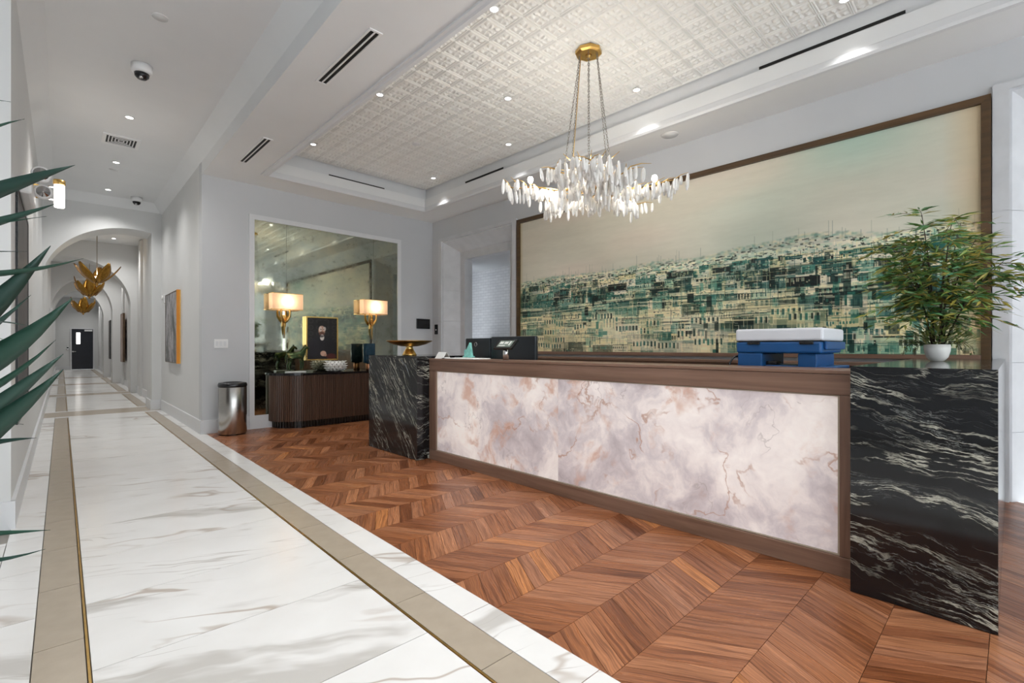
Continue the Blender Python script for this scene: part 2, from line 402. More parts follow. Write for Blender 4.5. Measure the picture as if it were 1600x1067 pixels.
# corridor floor (corridor frame): marble slabs, tan borders, brass inlays
GX = dict(l0=-.25, l1=-.085, l2=.070, r0=1.158, r1=1.325, r2=1.49)
fc = struct('floor_corridor', MB().box(-3.2, 1.49, -3.4, 35.8, -.12, -.018), M['grout'], 'white veined marble corridor floor with tan border strips', C=True)
tile_cache = {}
def tile(name, x0, x1, y0, y1, mat, top=.003):
    key = (round(x1-x0,3), round(y1-y0,3), mat, round(top,4))
    if key not in tile_cache:
        g_ = .0020; tile_cache[key] = MB().box(g_, x1-x0-g_, g_, y1-y0-g_, -.018, top).mesh(name, M[mat])
    return inst(name, tile_cache[key], fc, (x0, y0, 0))
PER = .645
runs = [(-3.25, 11.42), (12.55, 16.2), (17.2, 20.9), (21.9, 25.6), (26.6, 35.7)]
for ri, (ya, yb) in enumerate(runs):
    off = (1.765 - ya) % PER if ri == 0 else 0
    cuts = [ya] + [ya + off + PER*i for i in range(60) if ya + .05 < ya + off + PER*i < yb - .05] + [yb]
    for a, b in zip(cuts, cuts[1:]):
        tile('marble_slab', GX['l2']+.012, GX['r0']-.012, a, b, 'marble')
        tile('marble_border_tile', GX['r1'], GX['r2'], a, b, 'marble')
        tile('marble_border_tile', GX['l0'], GX['l1'], a, b, 'marble')
        if b < 4.8:
            tile('marble_slab', -1.35, GX['l0'], a, b, 'marble')
    sh = .30; cuts2 = [ya] + [c + sh for c in cuts if ya + .05 < c + sh < yb - .05] + [yb]
    for a, b in zip(cuts2, cuts2[1:]):
        tile('tan_border_tile', GX['r0'], GX['r1'], a, b, 'tan'); tile('tan_border_tile', GX['l1'], GX['l2'], a, b, 'tan')
    for x0 in (GX['l2'], GX['r0']-.012):
        tile('brass_inlay', x0, x0+.012, ya, yb, 'brass', .0045)
for ya, yb in ((11.42,12.55),(16.2,17.2),(20.9,21.9),(25.6,26.6)):
    tile('tan_border_tile', GX['l0'], 1.40, ya+.14, yb-.14, 'tan')
    tile('marble_border_tile', GX['l0'], 1.49, ya, ya+.14, 'marble'); tile('marble_border_tile', GX['l0'], 1.49, yb-.14, yb, 'marble')

# ------------------------------------------------------------------ walls
XW = 5.5; YB = 7.92; ZS = 3.65; ZT = 4.03; ZH = 4.0
struct('wall_back', MB().box(1.613, XW+.5, YB, YB+.16, -.15, 4.2), M['wall'], 'pale grey painted wall behind the antique mirror')
wr = MB().box(XW, XW+.5, .12, 5.54, -.15, 4.2).box(XW, XW+.5, 7.67, YB, -.15, 4.2).box(XW, XW+.5, 5.54, 7.67, 3.29, 4.2)
wr.box(XW, XW+.5, -2.02, .12, 3.31, 4.2).box(XW, XW+.5, -3.6, -2.02, 0, 4.2)
struct('wall_right', wr, M['wall'], 'pale grey painted wall behind the reception desk')
# rear of the lobby, behind the eye: tall window openings
fw = MB()
for a, b in ((-3.4,-2.9),(-.5,.0),(2.5,3.0),(5.2,6.0)): fw.box(a, b, -3.75, -3.6, 0, 4.2)
fw.box(-3.4, 6.0, -3.75, -3.6, 0, .25).box(-3.4, 6.0, -3.75, -3.6, 3.45, 4.2)
struct('wall_front', fw, M['wall'])
struct('wall_left', MB().box(-3.4, -3.25, -3.6, 4.9, -.15, 4.2), M['wall'])
wi = 1
for a, b in ((-2.9,-.5),(0,2.5),(3.0,5.2)):
    fr = MB()
    for xx in (a, (a+b)/2-.03, b-.06): fr.box(xx, xx+.06, -3.72, -3.64, .25, 3.45)
    fr.box(a, b, -3.72, -3.64, .25, .31).box(a, b, -3.72, -3.64, 3.39, 3.45).box(a, b, -3.72, -3.64, 2.4, 2.46)
    struct('window_%d' % wi, fr, M['black_plastic']); wi += 1
# corridor walls (corridor frame)
struct('wall_corridor_left', MB().box(-.45, -.25, 4.68, 36.0, -.15, 4.2).box(-3.4, -.45, 4.68, 4.9, -.15, 4.2), M['wall_corr'], 'pale left wall of the long corridor', C=True)
wc = MB().box(1.44, 1.60, 7.967, 11.7, -.15, 4.2).box(1.49, 1.65, 11.7, 36.0, -.15, 4.2)
struct('wall_corridor_right', wc, M['wall_corr'], 'pale right wall of the long corridor', C=True)
struct('wall_corridor_end', MB().box(-.45, .34, 35.8, 36.0, 0, 4.1).box(1.34, 1.65, 35.8, 36.0, 0, 4.1).box(.34, 1.34, 35.8, 36.0, 2.28, 4.1), M['wall_corr'], 'end wall of the corridor around the black door', C=True)
def arch_wall(name, y0, y1, zf, x0, x1, top=4.05):
    mb = MB(); n = 40; xs = [x0 + (x1-x0)*(1-math.cos(math.pi*i/n))/2 for i in range(n+1)]
    zs = [zf(x) for x in xs]; vs = []; fs = []
    for y in (y0, y1):
        for x, z in zip(xs, zs): vs += [(x,y,z),(x,y,top)]
    m = 2*(n+1)
    for i in range(n):
        a = 2*i
        fs += [(a,a+2,a+3,a+1), (m+a,m+a+1,m+a+3,m+a+2), (a,m+a,m+a+2,a+2)]
    mb.add(vs, fs); mb.box(x1, 1.5, y0, y1, 0, top)
    return struct(name, mb, M['wall_corr'], None, C=True)
def ell(cx_, rx, zb, rz): return lambda x: zb + rz*math.sqrt(max(0, 1-((x-cx_)/rx)**2))
arch_wall('wall_arch', 11.7, 12.4, ell(.98, 1.24, 2.34, 1.13), -.255, 1.283)
arch_wall('wall_arch', 16.4, 17.0, ell(.2, 1.15, 2.28, 1.21), -.255, 1.345)
arch_wall('wall_arch', 21.1, 21.7, ell(.50, .755, 2.35, 1.10), -.25, 1.25)
arch_wall('wall_arch', 25.8, 26.4, ell(.50, .755, 2.35, 1.10), -.25, 1.25)
for o, t in zip([o for o in COL.objects if o.name.startswith('wall_arch')], ('nearest arched opening of the corridor','second arched opening of the corridor','third arched opening of the corridor','farthest arched opening of the corridor')):
    o['label'] = t; o['category'] = 'arch'
# shallow pilaster on the left corridor wall, pilasters in the bays on the right
for i, y in enumerate((13.2, 15.2, 18.0, 20.0, 22.6, 24.6, 28.0, 31.5)):
    struct('trim_%d' % (20+i), MB().box(1.44, 1.495, y, y+.35, 0, 3.9), M['wall_corr'], C=True)

# baseboards
def bboard(name, x0, x1, y0, y1, C=False):
    struct(name, MB().box(x0, x1, y0, y1, 0, .175).box(x0+.004*(x1-x0>.1), x1-.004*(x1-x0>.1), y0+.004*(y1-y0>.1), y1-.004*(y1-y0>.1), .175, .19), M['trim'], C=C)
bboard('baseboard_back', 1.595, 2.225, YB-.022, YB); bboard('baseboard_back_right', 4.78, 5.5, YB-.022, YB)
bboard('baseboard_corridor_right', 1.418, 1.44, 7.935, 11.7, True); bboard('baseboard_corridor_left', -.25, -.228, 4.66, 35.8, True)
bboard('baseboard_pier', -1.6, -.228, 4.658, 4.68, True)
bboard('baseboard_corridor_bay', 1.468, 1.49, 12.4, 35.8, True); bboard('baseboard_end', -.25, .34, 35.778, 35.8, True)
bboard('baseboard_arch', 1.262, 1.44, 11.678, 11.7, True); bboard('baseboard_arch_jamb', 1.262, 1.283, 11.7, 12.4, True)

# ------------------------------------------------------------------ ceilings
OX0, OX1, OY0, OY1 = 2.28, 4.88, -2.3, 7.26
def cl(x, y): p = toM((x, y, 0)); return (p[0], p[1])
a0 = cl(1.44, -3.6); a1 = cl(1.44, 7.953)
sof = MB().prism([a0, (OX0, -3.6), (OX0, YB), a1], ZS, 3.84, 'z')
sof.box(OX1, XW, -3.6, YB, ZS, 3.84).box(OX0, OX1, OY1, YB, ZS, 3.84).box(OX0, OX1, -3.6, OY0, ZS, 3.84)
ceil = struct('ceiling', sof, M['ceil'], 'pale lowered ceiling with a tray of embossed tin tiles')
hc = MB().box(-3.4, 1.305, -3.8, 11.56, ZH, ZH+.1)
hc.prism([(1.305,ZH+.1),(1.305,ZH),(1.44,3.82),(1.60,3.82),(1.60,ZH+.1)], -3.8, 11.7, 'y')
hc.prism([(-.10,ZH+.1),(-.10,ZH),(-.25,3.82),(-.40,3.82),(-.40,ZH+.1)], 4.68, 11.7, 'y')
hc.prism([(11.56,ZH+.1),(11.56,ZH),(11.72,3.82),(11.9,3.82),(11.9,ZH+.1)], -.25, 1.44, 'x')
struct('ceiling_corridor', hc, M['ceil'], 'pale coved ceiling over the marble corridor', C=True)
bay = MB()
for a, b in ((12.4,16.4),(17.0,21.1),(21.7,25.8),(26.4,35.8)): bay.box(-.3, 1.6, a, b, 3.93, 4.05)
struct('ceiling_bay', bay, M['ceil'], 'flat ceiling of the arched corridor bays', C=True)
# tray: fascia and crown
FX0, FX1, FY0, FY1 = 2.205, 4.955, -2.38, 7.345
fas = MB().box(FX0-.08, FX0, FY0-.08, FY1+.08, 3.84, ZT+.1).box(FX1, FX1+.08, FY0-.08, FY1+.08, 3.8, ZT+.1)
fas.box(FX0-.08, FX1+.08, FY1, FY1+.08, 3.8, ZT+.1).box(FX0-.08, FX1+.08, FY0-.08, FY0, 3.8, ZT+.1).box(FX0-.08, FX1+.08, FY0-.08, FY1+.08, ZT+.03, ZT+.1)
struct('trim_1', fas, M['trim'], 'white upright fascia inside the ceiling tray')
# profile: first coordinate is the outward distance from the opening edge; ring swept around the opening
ring = [(0,ZS-.001),(.075,ZS-.001),(.075,ZS-.018),(.05,ZS-.022),(.035,ZS-.034),(0,ZS-.034),(-.012,ZS-.012),(-.004,3.69),(.012,3.725),(.03,3.76),(.055,3.785),(.062,3.80),(.062,3.835),(.09,3.835),(.09,3.66)]
cr = MB(); n = len(ring); vs = []
for sx, sy in ((0,0),(1,0),(1,1),(0,1)):
    for o_, z in ring: vs.append(((OX1+o_) if sx else (OX0-o_), (OY1+o_) if sy else (OY0-o_), z))
fs = []
for c in range(4):
    for i in range(n): fs.append((c*n+i, ((c+1)%4)*n+i, ((c+1)%4)*n+(i+1)%n, c*n+(i+1)%n))
cr.add(vs, fs); struct('trim_2', cr, M['trim'], 'white crown moulding around the ceiling tray')
# embossed tin tiles
TS = .22
def tin_mesh():
    n = 34; mb = MB(); vs = []; fs = []
    for j in range(n+1):
        for i in range(n+1):
            a = 2*i/n-1; b = 2*j/n-1; m = max(abs(a), abs(b)); r = math.hypot(a, b); t = math.atan2(b, a)
            if m > .955: h = .011
            elif m > .90: h = .004
            elif m > .82: h = .009
            else:
                h = .001 + .012*abs(math.cos(2*t))**5*math.exp(-((r-.40)/.22)**2) + .009*math.exp(-(r/.12)**2)
                h += .013*abs(math.sin(2*t))**6*math.exp(-((r-.72)/.20)**2) + .009*abs(math.cos(4*t+.6))**6*math.exp(-((r-.62)/.10)**2)
            vs.append((a*TS/2, b*TS/2, -h))
    for j in range(n):
        for i in range(n): q = j*(n+1)+i; fs.append((q, q+n+1, q+n+2, q+1))
    mb.add(vs, fs, smooth=False); return mb
tm = tin_mesh(); tmesh = MB(); tmesh.add(tm.v, tm.f); tmesh = tmesh.mesh('tin_tile', M['tin'])
tl = []
ny = int((FY1-FY0)/TS)+1; nx = int((FX1-FX0)/TS)+1
for i in range(nx):
    for j in range(ny):
        x = FX1 - TS*(i+.5) - .02; y = FY1 - TS*(j+.5) - .03
        if x < FX0 or y < FY0: continue
        d = x*FW[0]+y*FW[1]; l = x*RT[0]+y*RT[1]
        vis = d > .4 and -30 < 800+F_PX*l/d < 1630 and HOR-F_PX*(ZT-H_CAM)/d > -60 and x > OX0 - .1
        tl.append((1/d if vis else 0, x, y))
tl.sort(reverse=True); trest = MB()
for i, (wgt, x, y) in enumerate(tl):
    if i < 300 and wgt > 0: inst('tin_tile', tmesh, ceil, (x, y, ZT+.012))
    elif y > -1.5:
        trest.add([(a+x, b+y, c+ZT+.012) for a,b,c in tm.v], tm.f)
o = part('tin_tile_field', trest, M['tin'], ceil); o['kind'] = 'stuff'

# ------------------------------------------------------------------ doorway portals of dressed stone in the right wall
def portal(name, ya, yb, zt, label):
    root = struct(name, MB().box(XW+.40, XW+.42, ya+.02, yb-.02, zt-.02, zt), M['stone'], label)
    R = [(.0,.0,XW),(.0,.0,XW-.045),(.095,.055,XW-.045),(.095,.055,XW-.01),(.11,.07,XW-.01),(.31,.25,XW+.25),(.445,.40,XW+.25),(.445,.40,XW+.43)]
    def ring_pts(k, z0, z1, side):
        o_, t_, x = R[k]; y = ya+o_ if side < 0 else yb-o_
        return (x, y)
    # jamb blocks
    zc = [0, .55, 1.1, 1.72, 2.3]
    for side in (-1, 1):
        for z0, z1 in zip(zc, zc[1:] + [None]):
            mb = MB(); top = lambda k: (zt - R[k][1]) if z1 is None else z1 - .003
            vs = []; fs = []
            for k in range(len(R)):
                x, y = ring_pts(k, 0, 0, side); vs += [(x,y,z0+.001),(x,y,top(k))]
            for k in range(len(R)-1):
                f = (2*k, 2*k+2, 2*k+3, 2*k+1); fs.append(f if side > 0 else f[::-1])
            mb.add(vs, fs); part('jamb_stone', mb, M['stone'], root)
    vs = []; fs = []
    for k in range(len(R)):
        o_, t_, x = R[k]; vs += [(x,ya+o_,zt-t_),(x,yb-o_,zt-t_)]
    for k in range(len(R)-1): fs.append((2*k,2*k+1,2*k+3,2*k+2))
    part('lintel_stone', MB().add(vs, fs), M['stone'], root)
    return root
portal('door_1', 5.545, 7.665, 3.285, 'pale dressed stone doorway left of the big painting')
portal('door_2', -2.02, .118, 3.31, 'pale dressed stone doorway right of the big painting')
nr = MB().box(6.95, 7.1, 4.6, 8.6, 0, 3.0)
struct('wall_niche', nr, M['brick_tile'], 'white brick-tiled wall seen through the stone doorway')
nb = MB().box(5.93, 7.1, 8.5, 8.6, 0, 3.0).box(5.93, 7.1, 4.6, 4.7, 0, 3.0).box(5.93, 7.1, 4.6, 8.6, 2.9, 3.0).box(6.0, 7.1, 4.6, 8.6, -.12, 0)
struct('wall_niche_side', nb, M['wall'])
nb2 = MB().box(6.3, 6.4, -2.5, .5, 0, 3.3).box(5.93, 6.4, -2.5, .5, -.12, 0).box(5.93,6.4,-2.5,.5,2.95,3.3).box(5.93,6.4,.12,.5,0,3.3)
struct('wall_niche_near', nb2, M['wall'])
bk = thing('back_shelf', 'black shelf unit against the brick-tiled wall through the doorway', 'shelf', (6.8, 6.75, 0))
part('cabinet_body', MB().bbox(6.55, 6.94, 5.9, 7.85, 0, 1.32, .01), M['black_plastic'], bk)
part('shelf_top', MB().bbox(6.52, 6.945, 5.85, 7.9, 1.32, 1.40, .008), M['black_top'], bk)
for i in range(7): part('knob', MB().lathe([(.012,0),(.02,.01),(.0,.03)], (6.50, 6.05+i*.27, 1.36), 8, axis='x'), M['chrome'], bk)

# ------------------------------------------------------------------ reception desk
desk = thing('reception_desk', 'long walnut reception desk with a glowing pink onyx front', 'desk', (3.3, 2.5, 0))
DX = 3.05
part('top_rail', MB().bbox(DX, DX+.06, .575, 4.455, .965, 1.075, .003), M['walnut'], desk)
part('bottom_rail', MB().bbox(DX, DX+.06, .575, 4.455, .0, .105, .003), M['walnut'], desk)
part('stile', MB().bbox(DX, DX+.06, .575, .645, .107, .963, .003), M['walnut_z'], desk)
part('stile', MB().bbox(DX, DX+.06, 4.335, 4.455, .107, .963, .003), M['walnut_z'], desk)
bd = MB().box(DX+.012, DX+.022, .647, .655, .107, .963).box(DX+.012, DX+.022, 4.325, 4.333, .107, .963).box(DX+.012,DX+.022,.655,4.325,.107,.114).box(DX+.012,DX+.022,.655,4.325,.957,.963)
part('inner_bead', bd, M['tan'], desk)
ys = onx = None
for ya, yb in ((.656, 2.62), (2.623, 4.324)): part('onyx_panel', MB().box(DX+.018, DX+.035, ya, yb, .115, .956), M['onyx'], desk, 'backlit white and rust veined onyx panel')
part('counter_top', MB().bbox(DX-.004, DX+.36, .575, 4.455, 1.077, 1.097, .003), M['walnut'], desk)
part('back_board', MB().box(DX+.30, DX+.32, .575, 4.455, .0, 1.075), M['walnut'], desk)
part('work_surface', MB().bbox(DX+.33, DX+.95, .6, 4.455, .72, .76, .004), M['walnut'], desk)
for y in (.66, 2.5, 4.36): part('pedestal', MB().bbox(DX+.36, DX+.92, y-.03, y+.03, 0, .72, .004), M['walnut_z'], desk)

pl = thing('marble_plinth', 'black veined marble plinth carrying a brass bowl at the far end of the desk', 'plinth', (3.3, 5.0, 0))
part('front_slab', MB().box(2.9, 2.93, 4.46, 5.53, .004, 1.10), M['black_marble_steep'], pl)
part('side_slab', MB().box(2.9305, 3.75, 4.46, 4.49, .004, 1.10), M['black_marble_steep'], pl)
part('side_slab', MB().box(2.9305, 3.75, 5.50, 5.53, .004, 1.10), M['black_marble_steep'], pl)
part('back_slab', MB().box(3.72, 3.75, 4.4905, 5.4995, .004, 1.10), M['black_marble_steep'], pl)
part('top_slab', MB().box(2.9, 3.75, 4.46, 5.53, 1.1005, 1.123), M['black_marble'], pl)
pr = thing('marble_return', 'large black veined marble return carrying the potted plant', 'plinth', (3.6, .3, 0))
part('front_slab', MB().box(2.9, 2.93, .045, .567, .004, 1.10), M['black_marble'], pr)
part('side_slab', MB().box(2.9305, 5.40, .045, .075, .004, 1.10), M['black_marble'], pr)
part('side_slab', MB().box(2.9305, 5.40, .537, .567, .004, 1.10), M['black_marble'], pr)
part('top_slab', MB().box(2.9, 5.44, .045, .567, 1.1005, 1.125), M['black_marble'], pr)

# ------------------------------------------------------------------ big painting
def rect(A, x0, x1, y0, y1, c, a=1.0):
    H, W_ = A.shape[:2]; x0 = max(0, int(x0)); x1 = min(W_, int(x1)+1); y0 = max(0, int(y0)); y1 = min(H, int(y1)+1)
    if x1 > x0 and y1 > y0: A[y0:y1, x0:x1] = A[y0:y1, x0:x1]*(1-a) + np.array(c)*a
def smooth_noise(H, W_, cy, cx_, rng):
    g_ = rng.random((cy+2, cx_+2)); yy = np.linspace(0, cy, H); xx = np.linspace(0, cx_, W_)
    iy = yy.astype(int); ix = xx.astype(int); fy = (yy-iy)[:,None]; fx = (xx-ix)[None,:]
    fy = fy*fy*(3-2*fy); fx = fx*fx*(3-2*fx)
    return (g_[iy][:,ix]*(1-fy)*(1-fx) + g_[iy][:,ix+1]*(1-fy)*fx + g_[iy+1][:,ix]*fy*(1-fx) + g_[iy+1][:,ix+1]*fy*fx)
def blur(A, kx, ky):
    for ax, k_ in ((1, kx), (0, ky)):
        if k_ > 1: A = sum(np.roll(A, d_, ax) for d_ in range(-(k_//2), k_//2+1))/(2*(k_//2)+1)
    return A
def city_canvas(W_, H):
    r = RNG; A = np.zeros((H, W_, 3)); xx = np.linspace(0, 1, W_)[None,:,None]; yy = np.linspace(0, 1, H)[:,None,None]
    n1 = smooth_noise(H, W_, 4, 6, r)[:,:,None]; n2 = smooth_noise(H, W_, 7, 5, r)[:,:,None]; n3 = smooth_noise(H, W_, 40, 6, r)[:,:,None]
    A[:] = np.array((214,208,190)); teal = np.array((180,204,188)); pink = np.array((228,210,194))
    tz = np.clip(n1*1.2-.35 + (xx-.70)*1.1, 0, 1)*np.clip(1.3-yy*1.6, 0, 1); A = A*(1-tz) + teal*tz
    pz = np.clip(n2*1.4-.5, 0, 1)*.8; A = A*(1-pz) + pink*pz; A += (n3-.5)*6
    cream = [(232,222,188),(222,210,176),(238,224,198),(206,198,158),(226,214,170)]
    dark = [(24,66,62),(36,92,84),(16,44,42),(48,112,100),(28,80,80),(12,26,27),(16,34,30)]
    mid = [(98,150,134),(130,172,152),(158,186,160),(84,136,126)]
    pick = lambda L: L[r.integers(len(L))]
    k1 = smooth_noise(1, W_, 1, 9, r)[0]
    sky = lambda x: H*(.455 + .07*(k1[int(min(W_-1, max(0, x)))]-.5))
    u_ = W_/740.0
    # haze of far roofs fading into the sky
    for _ in range(2600):
        x = r.random()*W_; y = sky(x) + (r.exponential(.045)-.012)*H
        rect(A, x, x+(1+r.random()*7)*u_, y, y+(r.random()*3)*u_, pick(cream+mid+[(70,96,88)]), .15+.35*r.random())
    A[:int(H*.6)] = blur(A[:int(H*.6)], 3, 3)
    for _ in range(46):
        x = r.random()*W_; y = sky(x); rect(A, x, x, y-(3+r.random()*18)*u_, y+6, pick([(110,126,114),(84,104,96),(150,158,138)]), .45)
    for _ in range(700):
        x = r.random()*W_; y = sky(x)+(2+r.exponential(14))*u_; rect(A, x, x+r.random()*5*u_, y, y+r.random()*1.5*u_, (16,26,25), .3+.5*r.random())
    # terraces of houses, darker through the middle, pale at the foot
    for lay in range(9):
        yb = H*(.515 + lay*.053); x = -10.0; f = lay/8
        while x < W_:
            wd = (5 + r.random()*r.random()*40*(1+lay*.28))*u_; ht = (5 + r.random()*13 + lay*3.4)*u_; t = r.random()
            pc = .22 + .52*max(0, f-.42)/.58 + .22*(f < .12); pd = .60 - .42*max(0, f-.40)/.60
            c = pick(dark) if t < pd else pick(cream) if t < pd+pc else pick(mid)
            y0 = yb + (r.random()-.5)*9*u_; rect(A, x, x+wd, y0, y0+ht, c, .55+.4*r.random())
            dk = c[0] < 70
            if r.random() < .7: rect(A, x, x+wd, y0-r.random()*2*u_, y0, pick(dark) if not dk else pick(cream), .5+.3*r.random())
            pitch = (3.5+r.random()*4)*u_; ww = pitch*(.3+.2*r.random()); wh = (2.5+r.random()*6)*u_; wy = y0 + (1+r.random()*4)*u_; wc_ = pick(dark) if not dk else pick(cream+mid)
            if r.random() < .72:
                for q in range(int(wd/pitch)):
                    if r.random() < .8:
                        wx = x + 1 + q*pitch; rect(A, wx, wx+ww, wy, wy+wh, wc_, .5+.45*r.random())
                        if dk: rect(A, wx+ww*.5, wx+ww*.5, wy, wy+wh, pick(dark), .8)
                        else: rect(A, wx-1, wx-1, wy-1, wy+wh, (246,238,214), .6)
            x += wd*(.45+.6*r.random())
    B = blur(A, 5, 1); m_ = np.clip(smooth_noise(H, W_, 60, 14, r)*2.2-1.0, 0, 1)[:,:,None]*(yy > .45); A = A*(1-m_) + B*m_      # dragged paint
    mass = smooth_noise(H, W_, 7, 11, r)*.6 + smooth_noise(H, W_, 18, 30, r)*.4
    band = np.exp(-((np.linspace(0,1,H)-.60)/.085)**2)[:,None]; md_ = (np.clip(mass*2.6-1.05, 0, 1)*band*.62)[:,:,None]; A = A*(1-md_) + np.array((18,58,54))*md_
    low = np.clip((np.linspace(0,1,H)-.66)/.1, 0, 1)[:,None]; ml = (np.clip(smooth_noise(H, W_, 8, 9, r)*2.6-1.1, 0, 1)*low*.5)[:,:,None]; A = A*(1-ml) + np.array((228,218,184))*ml
    for yb_, th_, al_ in ((.665,.016,.7),(.70,.007,.6),(.775,.012,.6),(.80,.005,.6)):
        for q in range(W_):
            if r.random() < .985:
                yq = H*(yb_ + .012*math.sin(q/W_*9+yb_*20) - .01*q/W_); a2 = al_*(.35+.65*(math.sin(q*.021+yb_*50) > -.55)); rect(A, q, q, yq, yq+H*th_, (236,226,194), a2); rect(A, q, q, yq+H*th_+1, yq+H*th_+2, (22,50,48), a2*.8)
    # cornices, rails, drips, dry-brush
    for _ in range(420):
        x = r.random()*W_; y = H*(.49+.51*r.random()); L = (8+r.exponential(34))*u_; rect(A, x, x+L, y, y, pick(cream) if r.random() < .62 else (20,40,40), .3+.4*r.random())
    for _ in range(1500):
        x = r.random()*W_; y = H*(.46+.53*r.random()); L = (2+r.exponential(8))*u_; rect(A, x, x, y, y+L, pick(cream+[(246,240,222)]) if r.random() < .55 else pick(dark), .25+.5*r.random())
    for _ in range(1900):
        x = r.random()*W_; y = H*min(.99, .48+abs(r.normal(0,.16))); rect(A, x, x+r.random()*4*u_, y, y+r.random()*1.2*u_, pick(dark+[(12,20,20)]), .3+.5*r.random())
    for _ in range(1000):
        x = r.random()*W_; y = H*(.52+r.random()*.48); rect(A, x, x+r.random()*5*u_, y, y+r.random()*1.2*u_, pick(cream+mid), .3+.5*r.random())
    for k_ in range(12):
        y = H*(.60+.034*k_); x0 = r.random()*W_*.7
        for q in range(int(40+r.random()*60)): rect(A, x0+q*2.2*u_, x0+q*2.2*u_, y, y+3*u_, (28,52,50), .35)
        rect(A, x0, x0+150*u_, y-1, y-1, (24,46,44), .5)
    # big pale facades with shuttered windows along the foot, teal slabs at the right
    for _ in range(30):
        x = r.random()*W_; y = H*(.72+.22*r.random()); w0 = (18+r.random()*40)*u_; h0 = (14+r.random()*26)*u_; rect(A, x, x+w0, y, y+h0, pick(cream), .5)
        for q in range(int(w0/(7*u_))):
            wx = x+(2+q*7)*u_; rect(A, wx, wx+2.6*u_, y+4*u_, y+(11+3*r.random())*u_, pick(dark), .7); rect(A, wx+3.4*u_, wx+3.6*u_, y+3*u_, y+13*u_, (244,236,210), .7)
    for cx_ in (.27, .56, .80, .86, .90, .94):
        for _ in range(26):
            x = W_*(cx_+.028*r.normal()); y = H*(.58+.40*r.random()); rect(A, x, x+(2+r.random()*9)*u_, y, y+(2+r.random()*16)*u_, pick(dark+mid), .35+.4*r.random())
    for _ in range(9):
        x0 = r.random()*W_*.7; y0 = H*(.72+.18*r.random()); sl_ = (r.random()-.35)*.22; 
        for q in range(int(150*u_)): rect(A, x0+q, x0+q, y0+q*sl_, y0+q*sl_, (232,226,200), .55)
    A += (smooth_noise(H, W_, 120, 60, r)[:,:,None]-.5)*(4+12*(yy > .5))
    k_ = (yy > .47)*.28; A = A*(1+k_) - 128*k_*1.0
    ed = np.clip((xx-.955)/.045, 0, 1); A = A*(1-ed*.55) + np.array((214,178,128))*ed*.55
    ed = np.clip((.012-xx)/.012, 0, 1); A = A*(1-ed*.5) + np.array((190,170,120))*ed*.5
    return np.clip(A, 0, 255)
def colour_grid(name, A, mat, parent, to3):
    H, W_ = A.shape[:2]; jj, ii = np.mgrid[0:H, 0:W_]
    co = to3(ii/(W_-1), jj/(H-1)).reshape(-1, 3).astype(np.float32)
    b = base_of(parent); co -= np.array(b[:], dtype=np.float32)
    q = (jj[:-1,:-1]*W_ + ii[:-1,:-1]).ravel(); faces = np.stack([q, q+W_, q+W_+1, q+1], 1).astype(np.int32)
    me = bpy.data.meshes.new(name); me.vertices.add(len(co)); me.vertices.foreach_set('co', co.ravel())
    me.loops.add(faces.size); me.loops.foreach_set('vertex_index', faces.ravel())
    me.polygons.add(len(faces)); me.polygons.foreach_set('loop_start', np.arange(0, faces.size, 4, dtype=np.int32))
    me.update(calc_edges=True); me.validate()
    c = A/255.0; lin = np.where(c <= .04045, c/12.92, ((c+.055)/1.055)**2.4)
    rgba = np.concatenate([lin, np.ones((H, W_, 1))], 2).reshape(-1, 4).astype(np.float32)
    at = me.color_attributes.new('Col', 'FLOAT_COLOR', 'POINT'); at.data.foreach_set('color', rgba.ravel())
    me.materials.append(mat); return link(bpy.data.objects.new(name, me), parent)
PY0, PY1, PZ0, PZ1 = .125, 5.515, 1.118, 3.245
pt = thing('painting', 'huge painting of a teal and cream city in a dark wood frame', 'painting', (XW, 2.82, PZ0))
colour_grid('canvas', city_canvas(1000, 392), M['canvas'], pt, lambda s, t: np.stack([np.full_like(s, XW-.03), (PY1-.06)+(PY0-PY1+.12)*s, (PZ1-.06)+(PZ0+.04-PZ1+.06)*t], -1))
part('canvas_back', MB().box(XW-.027, XW-.002, PY0+.05, PY1-.05, PZ0+.03, PZ1-.05), M['subfloor'], pt)
part('frame_rail', MB().prism([(PY0,PZ1),(PY1,PZ1),(PY1-.058,PZ1-.058),(PY0+.058,PZ1-.058)], XW-.06, XW-.001, 'x'), M['frame_wood'], pt)
part('frame_stile', MB().prism([(PY0,PZ0),(PY0,PZ1),(PY0+.058,PZ1-.058),(PY0+.058,PZ0)], XW-.06, XW-.001, 'x'), M['frame_wood'], pt)
part('frame_stile', MB().prism([(PY1,PZ0),(PY1,PZ1),(PY1-.058,PZ1-.058),(PY1-.058,PZ0)], XW-.06, XW-.001, 'x'), M['frame_wood'], pt)
part('frame_rail', MB().bbox(XW-.06, XW-.001, PY0+.059, PY1-.059, PZ0, PZ0+.038, .002), M['walnut'], pt)
bc = thing('back_credenza', 'low walnut credenza along the wall under the big painting', 'credenza', (5.35, 2.9, 0))
part('body', MB().bbox(5.18, 5.495, .62, 5.47, 0, 1.055, .004), M['walnut'], bc)
part('top', MB().bbox(5.16, 5.497, .60, 5.48, 1.056, 1.085, .003), M['walnut'], bc)
for i in range(8):
    y = .64 + i*.603; dr = part('door', MB().bbox(5.155, 5.178, y+.004, y+.596, .06, 1.03, .003), M['walnut_z'], bc)
    part('handle', MB().box(5.145, 5.154, y+.05, y+.065, .55, .75), M['brass'], dr)

